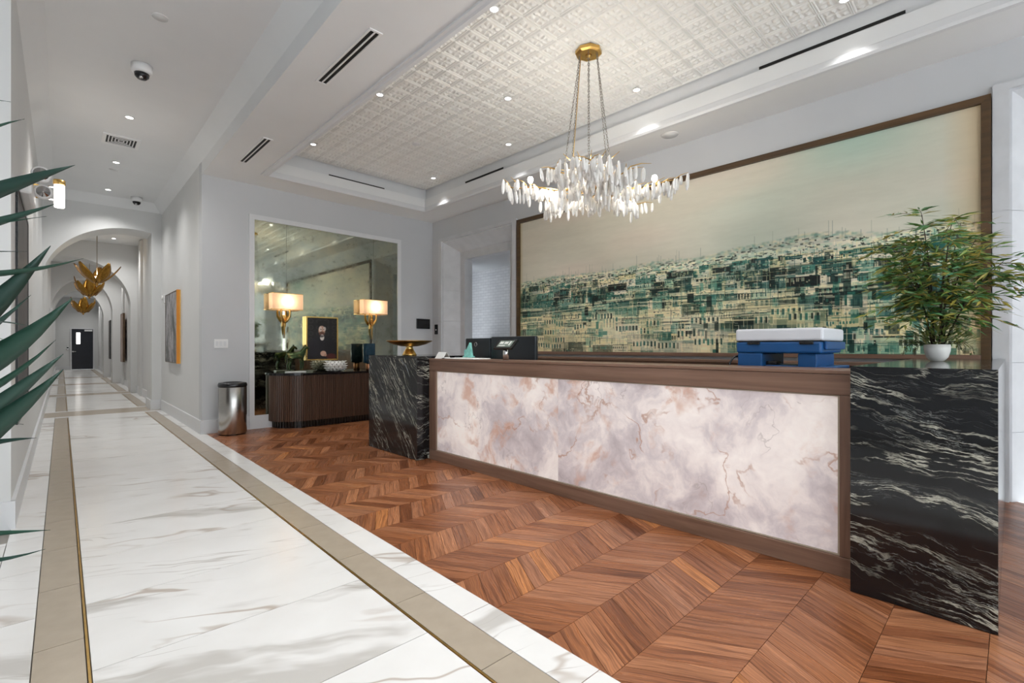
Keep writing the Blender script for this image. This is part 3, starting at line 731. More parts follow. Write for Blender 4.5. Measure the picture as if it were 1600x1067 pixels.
# ------------------------------------------------------------------ antique mirror wall
mr = thing('antique_mirror', 'tall smoky antique mirror in three panes behind the console', 'mirror', (3.5, YB, .19))
for a, b in ((2.288,2.746),(2.749,4.231),(4.234,4.712)): part('mirror_pane', MB().box(a, b, YB-.012, YB-.002, .20, 3.13), M['mirror'], mr)
part('casing', MB().box(2.215, 2.286, YB-.03, YB-.001, .0, 3.205).box(4.714, 4.785, YB-.03, YB-.001, .0, 3.205).box(2.286, 4.714, YB-.03, YB-.001, 3.132, 3.205).box(2.286, 4.714, YB-.03, YB-.001, .0, .198), M['trim'], mr, 'white painted casing')

# ------------------------------------------------------------------ console
cn = thing('console_cabinet', 'dark fluted wooden console cabinet with rounded ends below the mirror', 'cabinet', (3.5, 7.68, 0))
CX0, CX1, CY0, CY1, CR = 2.47, 4.62, 7.45, 7.885, .42
def console_path(inset, step):
    x0, x1, y0, r = CX0+inset, CX1-inset, CY0+inset, CR-inset
    pts = []; n = max(6, int(math.pi/2*r/step))
    for i in range(n+1): a = math.pi + math.pi/2*i/n; pts.append((x0+r+r*math.cos(a), y0+r+r*math.sin(a)))
    m = int((x1-x0-2*r)/step)
    for i in range(1, m): pts.append((x0+r+(x1-x0-2*r)*i/m, y0))
    for i in range(n+1): a = 1.5*math.pi + math.pi/2*i/n; pts.append((x1-r+r*math.cos(a), y0+r+r*math.sin(a)))
    return pts
def console_poly(inset): return console_path(inset, .03) + [(CX1-inset, CY1), (CX0+inset, CY1)]
part('carcass', MB().prism(console_poly(.022), .105, .795, 'z'), M['console_wood'], cn)
part('plinth', MB().prism(console_poly(.075), .0, .104, 'z'), M['black_top'], cn)
part('top', MB().prism(console_poly(-.005), .796, .83, 'z'), M['black_top'], cn, 'dark polished stone top')
def slats(inset, step, r, z0, z1, name, mat):
    pts = console_path(inset, step); me = None
    for i in range(len(pts)):
        p = Vector(pts[i]); q = Vector(pts[min(i+1, len(pts)-1)]) - Vector(pts[max(i-1, 0)]); ang = math.atan2(q.y, q.x)
        if me is None:
            prof_ = [(-r,0),(-r*.85,-.55*r),(-.4*r,-.95*r),(.4*r,-.95*r),(.85*r,-.55*r),(r,0)]
            me = MB().prism(prof_, z0, z1, 'z').mesh(name, mat)
        inst(name, me, cn, (p.x, p.y, 0), (0, 0, ang))
slats(.020, .030, .0135, .105, .795, 'flute', M['console_wood']); slats(.074, .045, .016, .001, .104, 'plinth_flute', M['bronze_dark'])

# things on the console
hs = thing('horse_figurine', 'green bronze horse figurine standing on the console', 'figurine', (2.80, 7.66, .831))
def skin_mesh(name, verts, edges, radii, mat, parent, loc, sub=1):
    me = bpy.data.meshes.new(name); me.from_pydata(verts, edges, []); o = bpy.data.objects.new(name, me); link(o, parent)
    b = base_of(parent); o.location = (loc[0]-b.x, loc[1]-b.y, loc[2]-b.z)
    md = o.modifiers.new('skin', 'SKIN'); md.use_smooth_shade = True
    for i, v in enumerate(me.skin_vertices[0].data):
        r = radii[i]; v.radius = r if isinstance(r, tuple) else (r, r); v.use_root = (i == 0)
    s_ = o.modifiers.new('sub', 'SUBSURF'); s_.levels = sub; s_.render_levels = sub
    me.materials.append(mat); return o
HV = [(0,0,.245),(.075,0,.25),(-.085,0,.255),(.11,0,.285),(.135,0,.335),(.148,0,.375),(.175,0,.365),(.205,0,.335),
      (.085,.03,.19),(.09,.03,.11),(.085,.03,.03),(.098,.03,.014),(.085,-.03,.19),(.10,-.03,.11),(.088,-.03,.03),(.10,-.03,.014),
      (-.10,.032,.20),(-.085,.032,.15),(-.115,.032,.09),(-.105,.032,.014),(-.10,-.032,.20),(-.08,-.032,.15),(-.108,-.032,.09),(-.10,-.032,.014),
      (-.125,0,.27),(-.15,0,.21),(-.15,0,.13)]
HE = [(0,1),(0,2),(1,3),(3,4),(4,5),(5,6),(6,7),(1,8),(8,9),(9,10),(10,11),(1,12),(12,13),(13,14),(14,15),(2,16),(16,17),(17,18),(18,19),(2,20),(20,21),(21,22),(22,23),(2,24),(24,25),(25,26)]
HR = [.052,.055,.052,.042,.03,.026,.024,.015,.024,.014,.010,.012,.024,.014,.010,.012,.03,.02,.012,.012,.03,.02,.012,.012,.016,.013,.007]
skin_mesh('horse_body', HV, HE, HR, M['bronze'], hs, (2.80, 7.66, .850), 1)
part('mane', MB().prism([(2.865,1.135),(2.905,1.19),(2.935,1.245),(2.945,1.262),(2.92,1.235),(2.89,1.195),(2.852,1.15)], 7.652, 7.668, 'y'), M['bronze'], hs)
for s_ in (-1, 1): part('ear', MB().lathe([(.008,0),(.006,.015),(0,.032)], (2.948, 7.66+s_*.012, 1.235), 6), M['bronze'], hs)
part('base', MB().bbox(2.66, 2.94, 7.60, 7.72, .831, .852, .004), M['ceramic'], hs, 'pale stone base')
sb = thing('spiked_bowl', 'white ceramic bowl covered in spikes on the console', 'bowl', (3.42, 7.64, .831))
bowl = [(.05,.831),(.085,.833),(.135,.87),(.155,.92),(.15,.965),(.13,.995),(.12,.99),(.138,.96),(.142,.92),(.12,.875),(.0,.85)]
part('bowl_body', MB().lathe(bowl, (3.42,7.64,0), 32), M['ceramic'], sb)
spk = MB()
for ri, (r, z) in enumerate(((.115,.85),(.142,.88),(.155,.915),(.152,.95),(.138,.985))):
    for k in range(15):
        a = 2*math.pi*(k+.5*(ri%2))/15; up = .2+.35*ri/4; d = Vector((math.cos(a), math.sin(a), up*.8)).normalized(); p = Vector((3.42+r*math.cos(a), 7.64+r*math.sin(a), z))
        spk.tube([p-d*.004, p+d*.04], [.013,.002], 6)
part('spikes', spk, M['ceramic'], sb)
hl = thing('hurricane_lamp', 'dark blue glass hurricane lamp on a copper foot on the console', 'lamp', (4.03, 7.68, .831))
part('foot', MB().lathe([(.052,.831),(.055,.845),(.055,.93),(.05,.945),(.03,.947)], (4.03,7.68,0), 24), M['copper'], hl)
part('glass_cylinder', MB().lathe([(.03,.9475),(.095,.955),(.102,.97),(.102,1.285),(.097,1.285),(.097,.975),(.0,.965)], (4.03,7.68,0), 32), M['blue_glass'], hl)
part('candle', MB().lathe([(.04,.968),(.04,1.08),(.0,1.085)], (4.03,7.68,0), 16), M['ceramic'], hl)
# framed portrait
def portrait_canvas(W_, H):
    r = RNG; A = np.zeros((H, W_, 3)); A[:] = (22,19,22); n1 = smooth_noise(H, W_, 10, 8, r)[:,:,None]; A += (n1-.5)*16
    yy, xx = np.mgrid[0:H, 0:W_]; x = xx/W_; y = yy/H
    def blob(cx_, cy_, rx, ry, c, a=1.0, soft=.15):
        q = ((x-cx_)/rx)**2 + ((y-cy_)/ry)**2; m = (np.clip((1+soft-q)/(2*soft), 0, 1)*a)[:,:,None]; A[:] = A*(1-m) + np.array(c)*m
    for i in range(4):
        for j in range(4):
            if y.size: blob(.12+.26*i, .08+.15*j, .09, .06, (48,44,44), .8); blob(.12+.26*i, .08+.15*j, .05, .035, (24,21,24), .9)
    blob(.47, .86, .48, .46, (24,22,30), 1); blob(.22, .72, .17, .22, (30,27,36), 1); blob(.74, .72, .2, .24, (20,18,25), 1)
    blob(.50, .15, .18, .09, (12,10,12), 1); blob(.48, .30, .115, .115, (196,158,136), 1, .2)
    blob(.435, .27, .05, .07, (232,216,206), .8); blob(.57, .26, .05, .05, (226,214,208), .8); blob(.52, .33, .03, .045, (214,170,146), .9)
    blob(.45, .275, .02, .01, (50,34,30), .9); blob(.545, .27, .02, .01, (50,34,30), .9)
    blob(.48, .38, .10, .055, (96,64,50), .9); blob(.49, .375, .04, .012, (110,50,46), .9)
    blob(.49, .47, .07, .075, (222,214,206), 1); blob(.46, .44, .09, .03, (30,24,26), .6)
    for k_ in range(3): blob(.55, .58+.09*k_, .012, .009, (60,52,50), .9)
    blob(.53, .86, .10, .065, (214,172,150), 1); blob(.60, .90, .05, .03, (190,146,126), 1); blob(.80, .93, .17, .07, (92,28,22), .8)
    return np.clip(A, 0, 255)
po = thing('framed_portrait', 'gilt framed portrait of a seated figure in a dark coat, hung on the mirror', 'picture', (3.29, 7.85, .98))
colour_grid('portrait_canvas', portrait_canvas(90, 120), M['portrait'], po, lambda s, t: np.stack([3.045+.485*s, np.full_like(s, 7.842), 1.695+(-.665)*t], -1))
fr = MB().box(3.025,3.045,7.83,7.905,1.01,1.715).box(3.53,3.55,7.83,7.905,1.01,1.715).box(3.045,3.53,7.83,7.905,1.695,1.715).box(3.045,3.53,7.83,7.905,1.01,1.03)
part('frame', fr, M['gold'], po); part('backing', MB().box(3.046,3.529,7.845,7.9,1.031,1.694), M['subfloor'], po)
# sconces
def sconce(x, label):
    s = thing('wall_sconce', label, 'sconce', (x, YB-.013, 1.45), 'twin mirror sconces')
    z0, z1, wd, dp, yc = 1.795, 2.045, .235, .075, 7.80
    poly = []
    for sx, sy in ((1,1),(-1,1),(-1,-1),(1,-1)):
        for k in range(5):
            a0_ = {(1,1):0,(-1,1):math.pi/2,(-1,-1):math.pi,(1,-1):1.5*math.pi}[(sx,sy)] + math.pi/2*k/4
            poly.append((x+sx*(wd-.02)+.02*math.cos(a0_), yc+sy*(dp-.02)+.02*math.sin(a0_)))
    n_ = len(poly); vs = [(p[0],p[1],z0) for p in poly] + [(p[0],p[1],z1) for p in poly]
    part('shade', MB().add(vs, [(i,(i+1)%n_,n_+(i+1)%n_,n_+i) for i in range(n_)]), M['shade'], s, 'glowing peach linen shade')
    tr = MB()
    for z in (z0, z1-.008): tr.add([(p[0]+(p[0]-x)*.008,p[1]+(p[1]-yc)*.02,zz) for zz in (z,z+.008) for p in poly], [(i,(i+1)%n_,n_+(i+1)%n_,n_+i) for i in range(n_)])
    part('shade_trim', tr, M['gold'], s)
    part('stem', MB().tube([(x+.01,7.885,1.36),(x,7.87,1.45),(x-.005,7.86,1.56),(x+.0,7.855,1.62)], [.006,.013,.017,.02]), M['brass'], s)
    for sx in (-1, 1): part('branch', MB().tube([(x,7.855,1.60),(x+sx*.035,7.85,1.645),(x+sx*.065,7.84,1.70),(x+sx*.066,7.83,1.76),(x+sx*.055,7.82,1.83)], [.018,.024,.021,.017,.011]), M['brass'], s)
    part('wall_plate', MB().bbox(x-.03, x+.03, 7.885, 7.907, 1.54, 1.72, .004), M['brass'], s)
    for sx in (-1, 1):
        part('bulb', MB().lathe([(.008,1.83),(.012,1.85),(.024,1.89),(.02,1.92),(0,1.935)], (x+sx*.055,7.82,0), 12), M['glow_warm'], s)
    lamp(s, (x, 7.80, 1.93), 1.9, (1,.80,.58), size=.03)
sconce(2.707, 'left mirror sconce with peach shade above the bronze horse')
sconce(4.18, 'right mirror sconce with peach shade above the blue lamp')

# waste bin
cn_ = thing('waste_bin', 'round brushed steel waste bin with a black lid beside the mirror', 'bin', (1.935, 7.66, 0))
part('bin_body', MB().lathe([(.172,.012),(.178,.02),(.178,.66),(.172,.668)], (1.935,7.66,0), 40), M['steel'], cn_)
part('bin_foot', MB().lathe([(.165,.0),(.168,.0119)], (1.935,7.66,0), 40), M['black_plastic'], cn_)
part('bin_lid', MB().lathe([(.18,.6685),(.182,.68),(.182,.70),(.172,.722),(.12,.73),(.115,.715),(.0,.70)], (1.935,7.66,0), 40), M['black_plastic'], cn_)

# wall plates
sw = thing('light_switch', 'white triple rocker light switch above the waste bin', 'switch', (1.853, YB, 1.27))
part('plate', MB().bbox(1.765,1.94,YB-.008,YB-.001,1.21,1.335,.002), M['white_plastic'], sw)
for i in range(3): part('rocker', MB().bbox(1.783+i*.05,1.819+i*.05,YB-.013,YB-.0085,1.24,1.305,.002), M['trim'], sw)
th = thing('control_screen', 'black wall control screen right of the mirror', 'screen', (5.28, YB, 1.67))
part('bezel', MB().bbox(5.13,5.43,YB-.022,YB-.001,1.575,1.765,.004), M['black_plastic'], th)
part('display', MB().box(5.155,5.405,YB-.024,YB-.0225,1.60,1.74), M['slot_black'], th)
dk = thing('wall_dimmer', 'small black wall dimmer beside the stone doorway', 'switch', (XW, 7.79, 1.56))
part('plate', MB().bbox(XW-.012,XW-.001,7.735,7.835,1.47,1.66,.003), M['black_plastic'], dk)
part('button', MB().box(XW-.015,XW-.0125,7.765,7.80,1.545,1.57), M['white_plastic'], dk)

# ------------------------------------------------------------------ things on the desk
bb = thing('brass_bowl', 'brass footed bowl on the black marble plinth', 'bowl', (3.1, 4.93, 1.124))
part('bowl_foot', MB().lathe([(.085,1.124),(.08,1.14),(.05,1.19),(.036,1.225),(.045,1.232)], (3.1,4.93,0), 28), M['gold'], bb)
part('bowl_dish', MB().lathe([(.02,1.226),(.10,1.233),(.19,1.255),(.255,1.285),(.27,1.298),(.262,1.298),(.18,1.265),(.09,1.245),(.0,1.24)], (3.1,4.93,0), 40), M['brass_dark'], bb)
tc = thing('tent_card', 'small white folded tent card at the far end of the counter', 'card', (3.16, 4.33, 1.0975))
part('card_face', MB().prism([(3.10,1.098),(3.104,1.098),(3.152,1.165),(3.15,1.167)], 4.27, 4.42, 'y'), M['paper'], tc)
part('card_face', MB().prism([(3.204,1.098),(3.20,1.098),(3.152,1.165),(3.154,1.167)], 4.27, 4.42, 'y'), M['paper'], tc)
single('brochure', MB().bbox(3.07,3.30,3.72,4.20,1.0975,1.108,.002), M['paper'], 'stack of white brochures lying on the counter near the tent card', 'brochure')
kn = thing('key_tray', 'small dark card tray beside the tent card on the counter', 'tray', (3.2, 4.22, 1.0975))
part('tray_base', MB().bbox(3.08,3.16,4.22,4.265,1.0975,1.104,.002), M['pot_dark'], kn); part('key_cards', MB().bbox(3.085,3.155,4.223,4.262,1.1042,1.112,.002), M['paper'], kn)
gs = thing('glass_sculpture', 'small pointed turquoise glass award in front of the monitors', 'award', (3.3, 4.12, 1.0975))
part('glass_spire', MB().prism([(4.06,1.123),(4.18,1.123),(4.18,1.19),(4.14,1.20),(4.09,1.27)], 3.32, 3.35, 'x'), M['teal_glassy'], gs)
part('glass_base', MB().bbox(3.305,3.365,4.05,4.19,1.1085,1.1228,.003), M['teal_glassy'], gs)
def monitor(y0, y1, z1, label, tilt):
    m_ = thing('monitor', label, 'monitor', (3.62, (y0+y1)/2, .761), 'desk monitors seen from behind')
    part('screen_back', MB().bbox(3.50, 3.545, y0, y1, .93, z1, .012), M['monitor'], m_)
    part('screen_glass', MB().box(3.5455, 3.548, y0+.012, y1-.012, .945, z1-.012), M['slot_black'], m_)
    yc = (y0+y1)/2
    part('neck', MB().bbox(3.47, 3.499, yc-.04, yc+.04, .775, 1.05, .005), M['black_plastic'], m_)
    part('foot', MB().bbox(3.42, 3.66, yc-.13, yc+.13, .761, .7745, .005), M['black_plastic'], m_)
    rg = [(3.4995, yc+.03+.022*math.cos(2*math.pi*k/16), z1-.07+.022*math.sin(2*math.pi*k/16)) for k in range(16)]
    part('badge', MB().tube(rg, .003, 5, closed=True), M['chrome'], m_)
monitor(3.955, 4.385, 1.322, 'black monitor behind the turquoise glass award', 0)
monitor(3.285, 3.945, 1.333, 'wider black monitor behind the tilted tablet', 0)
tb = thing('tablet_terminal', 'tilted payment tablet on a chrome post on the counter', 'tablet', (3.2, 3.40, 1.0975))
part('post', MB().lathe([(.028,1.0975),(.028,1.21),(.018,1.215)], (3.2,3.39,0), 20), M['chrome'], tb)
tbm = MB(); c_, s_ = math.cos(.75), math.sin(.75)
def tl_(a, b, t): return (3.2 + a*c_ - t*s_ , 3.39 + b, 1.247 + a*s_ + t*c_)
def slab(ax, by, t0, t1): 
    return MB().add([tl_(a,b,t) for t in (t0,t1) for a,b in ((-ax,-by),(ax,-by),(ax,by),(-ax,by))], [(0,3,2,1),(4,5,6,7),(0,1,5,4),(1,2,6,5),(2,3,7,6),(3,0,4,7)])
part('tablet_case', slab(.062, .125, -.012, .008), M['black_plastic'], tb); part('tablet_screen', slab(.043, .095, .0082, .0095), M['screen'], tb)
lt = MB()
for a, b, w_, h_ in ((.012,.055,.05,.03),(.012,-.01,.05,.03),(.005,-.062,.02,.055),(-.026,.03,.09,.012)):
    lt.add([tl_(a+da*h_/2, b+db*w_/2, .0105) for da,db in ((-1,-1),(1,-1),(1,1),(-1,1))], [(0,1,2,3)])
part('screen_tiles', lt, M['paper'], tb)
# printer
pn = thing('printer', 'blue and white multifunction printer behind the counter', 'printer', (3.75, 1.1, .761))
X0, X1, Y0, Y1 = 3.52, 4.02, .84, 1.36
part('lower_housing', MB().bbox(X0+.02, X1, Y0+.02, Y1-.01, .761, 1.075, .012), M['printer_white'], pn)
part('left_column', MB().bbox(X0, X1-.05, Y1-.17, Y1-.008, 1.076, 1.18, .008), M['blue'], pn)
part('right_column', MB().bbox(X0+.02, X1-.05, Y0+.03, Y0+.14, 1.076, 1.18, .008), M['blue'], pn)
part('paper_tray', MB().bbox(X0+.03, X1-.1, Y0-.07, Y1-.175, 1.076, 1.10, .006), M['blue'], pn)
part('tray_guide', MB().bbox(X0+.06, X0+.16, Y1-.24, Y1-.175, 1.1005, 1.125, .004), M['black_plastic'], pn)
part('scanner_bed', MB().bbox(X0-.005, X1, Y0, Y1, 1.181, 1.258, .012), M['blue'], pn)
part('scanner_step', MB().bbox(X0+.05, X1+.03, Y0-.02, Y0-.0005, 1.205, 1.257, .006), M['blue'], pn)
part('scanner_lid', MB().bbox(X0-.01, X1+.02, Y0-.012, Y1+.004, 1.262, 1.345, .014), M['printer_white'], pn)
part('lid_seam', MB().box(X0-.004, X1+.01, Y0-.004, Y1-.004, 1.2585, 1.2618), M['slot_black'], pn)
for y in (Y0+.08, Y1-.12): part('hinge', MB().bbox(X0-.02, X0-.0055, y-.04, y+.04, 1.238, 1.257, .003), M['black_plastic'], pn)
part('power_cord', MB().tube([(X0+.05,Y1+.0,1.16),(X0+.03,Y1+.03,1.15),(X0+.01,Y1+.05,1.11),(X0+.01,Y1+.045,1.02),(X0+.03,Y1+.02,.96)], .007, 6), M['black_plastic'], pn)

# potted plant on the marble return
pp = thing('potted_plant', 'leafy bamboo-like plant in a white round pot on the black marble return', 'plant', (4.35, .36, 1.126))
PC = Vector((4.35, .36, 0))
part('pot', MB().lathe([(.030,1.126),(.038,1.128),(.058,1.153),(.069,1.195),(.072,1.238),(.067,1.24),(.062,1.215),(.0,1.215)], PC[:], 32), M['pot_white'], pp)
part('soil', MB().lathe([(.061,1.216),(.055,1.226),(0,1.23)], PC[:], 20), M['soil'], pp)
def leaf_tri(mb, p, d, L, wd, up):
    d = d.normalized(); sd = d.cross(up); sd = sd.normalized() if sd.length > 1e-4 else d.orthogonal().normalized(); nn = sd.cross(d)
    m_ = p + d*L*.4 - nn*L*.03
    mb.add([p, m_+sd*wd/2+nn*wd*.12, p+d*L-nn*L*.12, m_-sd*wd/2+nn*wd*.12, m_], [(0,1,4),(1,2,4),(4,2,3),(0,4,3)])
rg = random.Random(5); fol = MB(); fol2 = MB(); trail = MB(); tst = MB()
def spray(p, d, n_, L):
    """a side twig carrying a flat fan of narrow leaves"""
    d = d.normalized(); e = p + d*L + Vector((0,0,-.25*L)); tst.tube([p, p.lerp(e,.5)+Vector((0,0,.08*L)), e], [.0022,.0016,.0008], 4)
    sd = d.cross(Vector((0,0,1))).normalized()
    for q in range(n_):
        t = .25+.75*q/n_; b_ = p.lerp(e, t) + Vector((0,0,.08*L*math.sin(math.pi*t)))
        for s2 in (-1, 1):
            v_ = d*(.7+.5*rg.random()) + sd*s2*(.9+.5*rg.random()) + Vector((0,0,rg.gauss(-.15,.28)))
            leaf_tri(fol, b_, v_, .06+.06*rg.random(), .013+.008*rg.random(), Vector((rg.gauss(0,.6),rg.gauss(0,.6),.8)))
    leaf_tri(fol, e, d+Vector((0,0,-.3)), .09, .011, Vector((0,0,1)))
for k in range(11):
    a = 2*math.pi*k/11 + rg.gauss(0,.3); reach = .06+.30*rg.random(); hgt = .42+.46*rg.random()
    b0 = PC + Vector((.025*math.cos(a), .025*math.sin(a), 1.22)); tip = PC + Vector((reach*math.cos(a), reach*math.sin(a), 1.24+hgt))
    mid = b0.lerp(tip, .5) + Vector((-.02*math.cos(a), -.02*math.sin(a), .05)); pts = [b0, b0.lerp(mid,.6), mid, mid.lerp(tip,.55)+Vector((0,0,.01)), tip]
    part('stem', MB().tube(pts, [.006,.005,.0045,.003,.0015], 6), M['stem'], pp)
    for q in range(21):
        t = .22 + .78*(q+rg.random())/21; i = min(3, int(t*4)); p = Vector(pts[i]).lerp(Vector(pts[i+1]), min(1, t*4-i)); a2 = a + rg.gauss(0,1.1)
        spray(p, Vector((math.cos(a2), math.sin(a2), rg.gauss(.18,.3))), 4+rg.randrange(4), .09+.15*rg.random())
for dx, dy, dz, L in ((.25,-1,.25,.34),(.1,-1,.02,.36),(.3,-1,-.12,.30),(-.3,1,.2,.30),(-.4,1,.0,.32),(-.6,.8,.3,.28),(-.3,1,-.1,.26),(-.7,-.5,.2,.28)):
    for zz in (.50, .72): spray(PC+Vector((dx*.1, dy*.1, 1.10+zz+rg.gauss(0,.06))), Vector((dx,dy,dz)), 8, L)
part('foliage', fol, M['bamboo'], pp)['kind'] = 'stuff'
part('twigs', tst, M['stem'], pp)['kind'] = 'stuff'
for q in range(900):
    a = rg.random()*2*math.pi; r_ = .02+.17*rg.random(); p = PC + Vector((r_*math.cos(a), r_*math.sin(a), 1.235+.20*rg.random()*(1.2-r_*4.5)))
    leaf_tri(fol2, p, Vector((math.cos(a), math.sin(a), .1+.9*rg.random())), .03+.035*rg.random(), .009+.008*rg.random(), Vector((0,0,1)))
for q in range(13):
    a = rg.random()*2*math.pi; o0 = Vector((math.cos(a), math.sin(a), 0)); p0 = PC + o0*.06 + Vector((0,0,1.24)); p1 = PC + o0*(.12+.03*rg.random()) + Vector((0,0,1.26)); p2 = PC + o0*(.14+.06*rg.random()) + Vector((0,0,1.158+.05*rg.random()))
    pts = [p0, p1, p1.lerp(p2,.5)+o0*.015, p2]; trail.tube(pts, .0015, 4)
    for j in range(16):
        t = j/16*3; i = int(t); p = Vector(pts[i]).lerp(Vector(pts[i+1]), t-i); leaf_tri(fol2, p, Vector((rg.gauss(0,1),rg.gauss(0,1),rg.gauss(.1,.3))), .022+.014*rg.random(), .012, Vector((0,0,1)))
part('ivy_leaves', fol2, M['fern'], pp)['kind'] = 'stuff'; part('ivy_stems', trail, M['stem'], pp)

# ------------------------------------------------------------------ chandelier
CHX, CHY = 3.72, 2.80
ch = thing('chandelier', 'gilded branch chandelier hung with white quartz drops above the desk', 'chandelier', (CHX, CHY, 2.72))
part('canopy', MB().lathe([(.0,ZT-.045),(.10,ZT-.045),(.125,ZT-.035),(.125,ZT-.006),(.11,ZT)], (CHX,CHY,0), 8, smooth=False), M['brass'], ch, 'octagonal gilt ceiling canopy')
part('canopy_boss', MB().lathe([(.0,ZT-.075),(.022,ZT-.07),(.03,ZT-.0455)], (CHX,CHY,0), 16), M['brass'], ch)
lk = MB(); n = 10
lk.tube([(0, .0075*math.cos(2*math.pi*i/n), .016*math.sin(2*math.pi*i/n)) for i in range(n)], .0022, 4, closed=True)
def chain_mesh(p0, p1):
    mb = MB(); p0 = Vector(p0); p1 = Vector(p1); L = (p1-p0).length; m_ = int(L/.026); ax = (p1-p0).normalized(); q = ax.to_track_quat('Z', 'Y')
    for i in range(m_):
        R_ = q.to_matrix() @ Matrix.Rotation(math.pi/2*(i%2), 3, 'Z'); c = p0 + ax*(.013+.026*i)
        mb.add([R_ @ Vector(v) + c for v in lk.v], lk.f, smooth=True)
    return mb
arms = [(2.33,.80,.0),(-.80,.86,.02),(1.32,.86,-.02),(-.12,.80,-.05),(-2.45,.60,.02),(.62,.45,-.02),(3.2,.50,.04),(-1.7,.50,.03)]
arms = [(a, l*.86, z) for a, l, z in arms]
for k, (a, r_) in enumerate(((2.6,.26),(2.0,.18),(-2.5,.2),(-.6,.2),(.6,.16),(-1.4,.24))):
    x, y = CHX+.085*math.cos(a), CHY+.085*math.sin(a); part('chain', chain_mesh((x,y,ZT-.045), (CHX+r_*math.cos(a), CHY+r_*math.sin(a), 2.76)), M['chain'], ch)
part('power_rod', MB().tube([(CHX-.04,CHY+.06,ZT-.045),(CHX-.11,CHY+.12,2.76)], .004, 6), M['brass'], ch)
part('hub', MB().lathe([(.0,2.66),(.05,2.68),(.09,2.72),(.06,2.755),(.02,2.78),(0,2.78)], (CHX,CHY,0), 16), M['brass_dark'], ch)
dv = MB(); seg = 6; dp = [(.0045,0),(.010,-.012),(.0135,-.05),(.013,-.085),(.007,-.108),(0,-.114)]
dv.lathe(dp, (0,0,0), seg, smooth=False); drop_me = dv.mesh('quartz_drop', M['quartz'])
rg = random.Random(3)
for a, L, dz in arms:
    d = Vector((math.cos(a), math.sin(a), 0)); s_ = Vector((-d.y, d.x, 0)); pts = []; nn = 8
    for i in range(nn+1):
        t = i/nn; pts.append(Vector((CHX, CHY, 2.72)) + d*(.05+L*t) + s_*(.03*math.sin(t*7+a*3)) + Vector((0,0,dz*t + .018*math.sin(t*9+a) + .03*t*t)))
    br = part('branch', MB().tube(pts, [.013-.009*i/nn for i in range(nn+1)], 7), M['brass'], ch)
    twig = MB(); hang = []
    for i in range(2, nn+1):
        for sd in (-1, 1):
            if rg.random() < .8:
                e = pts[i] + s_*sd*(.06+.10*rg.random()) + d*(.05+.06*rg.random()) + Vector((0,0,-.01+.07*rg.random())); m_ = pts[i].lerp(e,.5)+Vector((0,0,.012)); twig.tube([pts[i], m_, e], [.005,.004,.0018], 5); hang += [e, m_, pts[i].lerp(m_,.5)]
    for i in range(1, nn+1): hang += [pts[i], pts[i].lerp(pts[i-1], .5)]
    part('twigs', twig, M['brass'], br)
    for p in hang:
        if rg.random() < .86:
            L_ = .8+.65*rg.random(); inst('quartz_drop', drop_me, ch, (p.x, p.y, p.z-.008), (rg.gauss(0,.09), rg.gauss(0,.09), rg.random()*6), (1.05+.5*rg.random(), 1.05+.5*rg.random(), L_))
# raised crown of drops on the near side, and a lower tier
for k in range(26):
    a = -2.45 + rg.gauss(0,.35); r_ = .30+.22*rg.random(); inst('quartz_drop', drop_me, ch, (CHX+r_*math.cos(a), CHY+r_*math.sin(a), 2.86-.10*rg.random()), (rg.gauss(0,.06),rg.gauss(0,.06),rg.random()*6), (1.3,1.3,1.2+.4*rg.random()))
for k in range(24):
    a = 2*math.pi*k/24 + rg.gauss(0,.1); r_ = .18+.26*rg.random(); inst('quartz_drop', drop_me, ch, (CHX+r_*math.cos(a), CHY+r_*math.sin(a), 2.67-.04*rg.random()), (rg.gauss(0,.06),rg.gauss(0,.06),rg.random()*6), (1.2,1.2,1.0+.4*rg.random()))
cg = MB()
for k in range(5):
    a = -2.45 + (k-2)*.22; d = Vector((math.cos(a), math.sin(a), 0)); p = Vector((CHX,CHY,2.74)); cg.tube([p+d*.2, p+d*.3+Vector((0,0,.06)), p+d*.42+Vector((0,0,.115)), p+d*.55+Vector((0,0,.125))], [.007,.006,.004,.002], 5)
part('twigs', cg, M['brass'], ch)
bulbs = [(2.5,.28),(1.9,.22),(-.6,.30),(-.8,.62),(2.33,.55),(.2,.45),(1.32,.5),(-2.4,.25)]
for a, r_ in bulbs:
    x, y = CHX+r_*math.cos(a), CHY+r_*math.sin(a)
    part('bulb_socket', MB().lathe([(.012,2.735),(.012,2.775)], (x,y,0), 8), M['brass'], ch)
    part('bulb', MB().lathe([(.01,2.776),(.024,2.795),(.028,2.815),(.02,2.838),(0,2.846)], (x,y,0), 12), M['glow'], ch)
for a in (2.4, -.7, .9, -2.5): lamp(ch, (CHX+.36*math.cos(a), CHY+.36*math.sin(a), 2.80), 6.5, (1,.95,.87), size=.05)

# ------------------------------------------------------------------ ceiling fittings
def ring_disc(name, mats, c, r, z, parent, t=.006):
    part(name[0], MB().lathe([(r*.72,z-.0005),(r*.75,z-t),(r,z-t*.7),(r,z)], c, 28), M[mats[0]], parent)
def downlight(x, y, z, label, group, C=False, power=DL_POWER, r=.046, col=(1,.985,.97), lit=True, spread=1.38):
    t = thing('downlight', label, 'downlight', (x,y,z), group, C)
    part('trim_ring', MB().lathe([(r*.70,z-.001),(r*.74,z-.007),(r,z-.005),(r,z)], (x,y,0), 28), M['white_plastic'], t)
    part('lens', MB().lathe([(0,z-.004),(r*.70,z-.003),(r*.70,z-.001)], (x,y,0), 24), M['glow' if lit else 'white_plastic'], t)
    if power: lamp(t, (x,y,z-.02), power, col, 'SPOT', .04, spread, 1.0)
    return t
pos = ['far left corner','middle left','near left','out of the tray corner','far right corner','middle right','near right','nearest right']
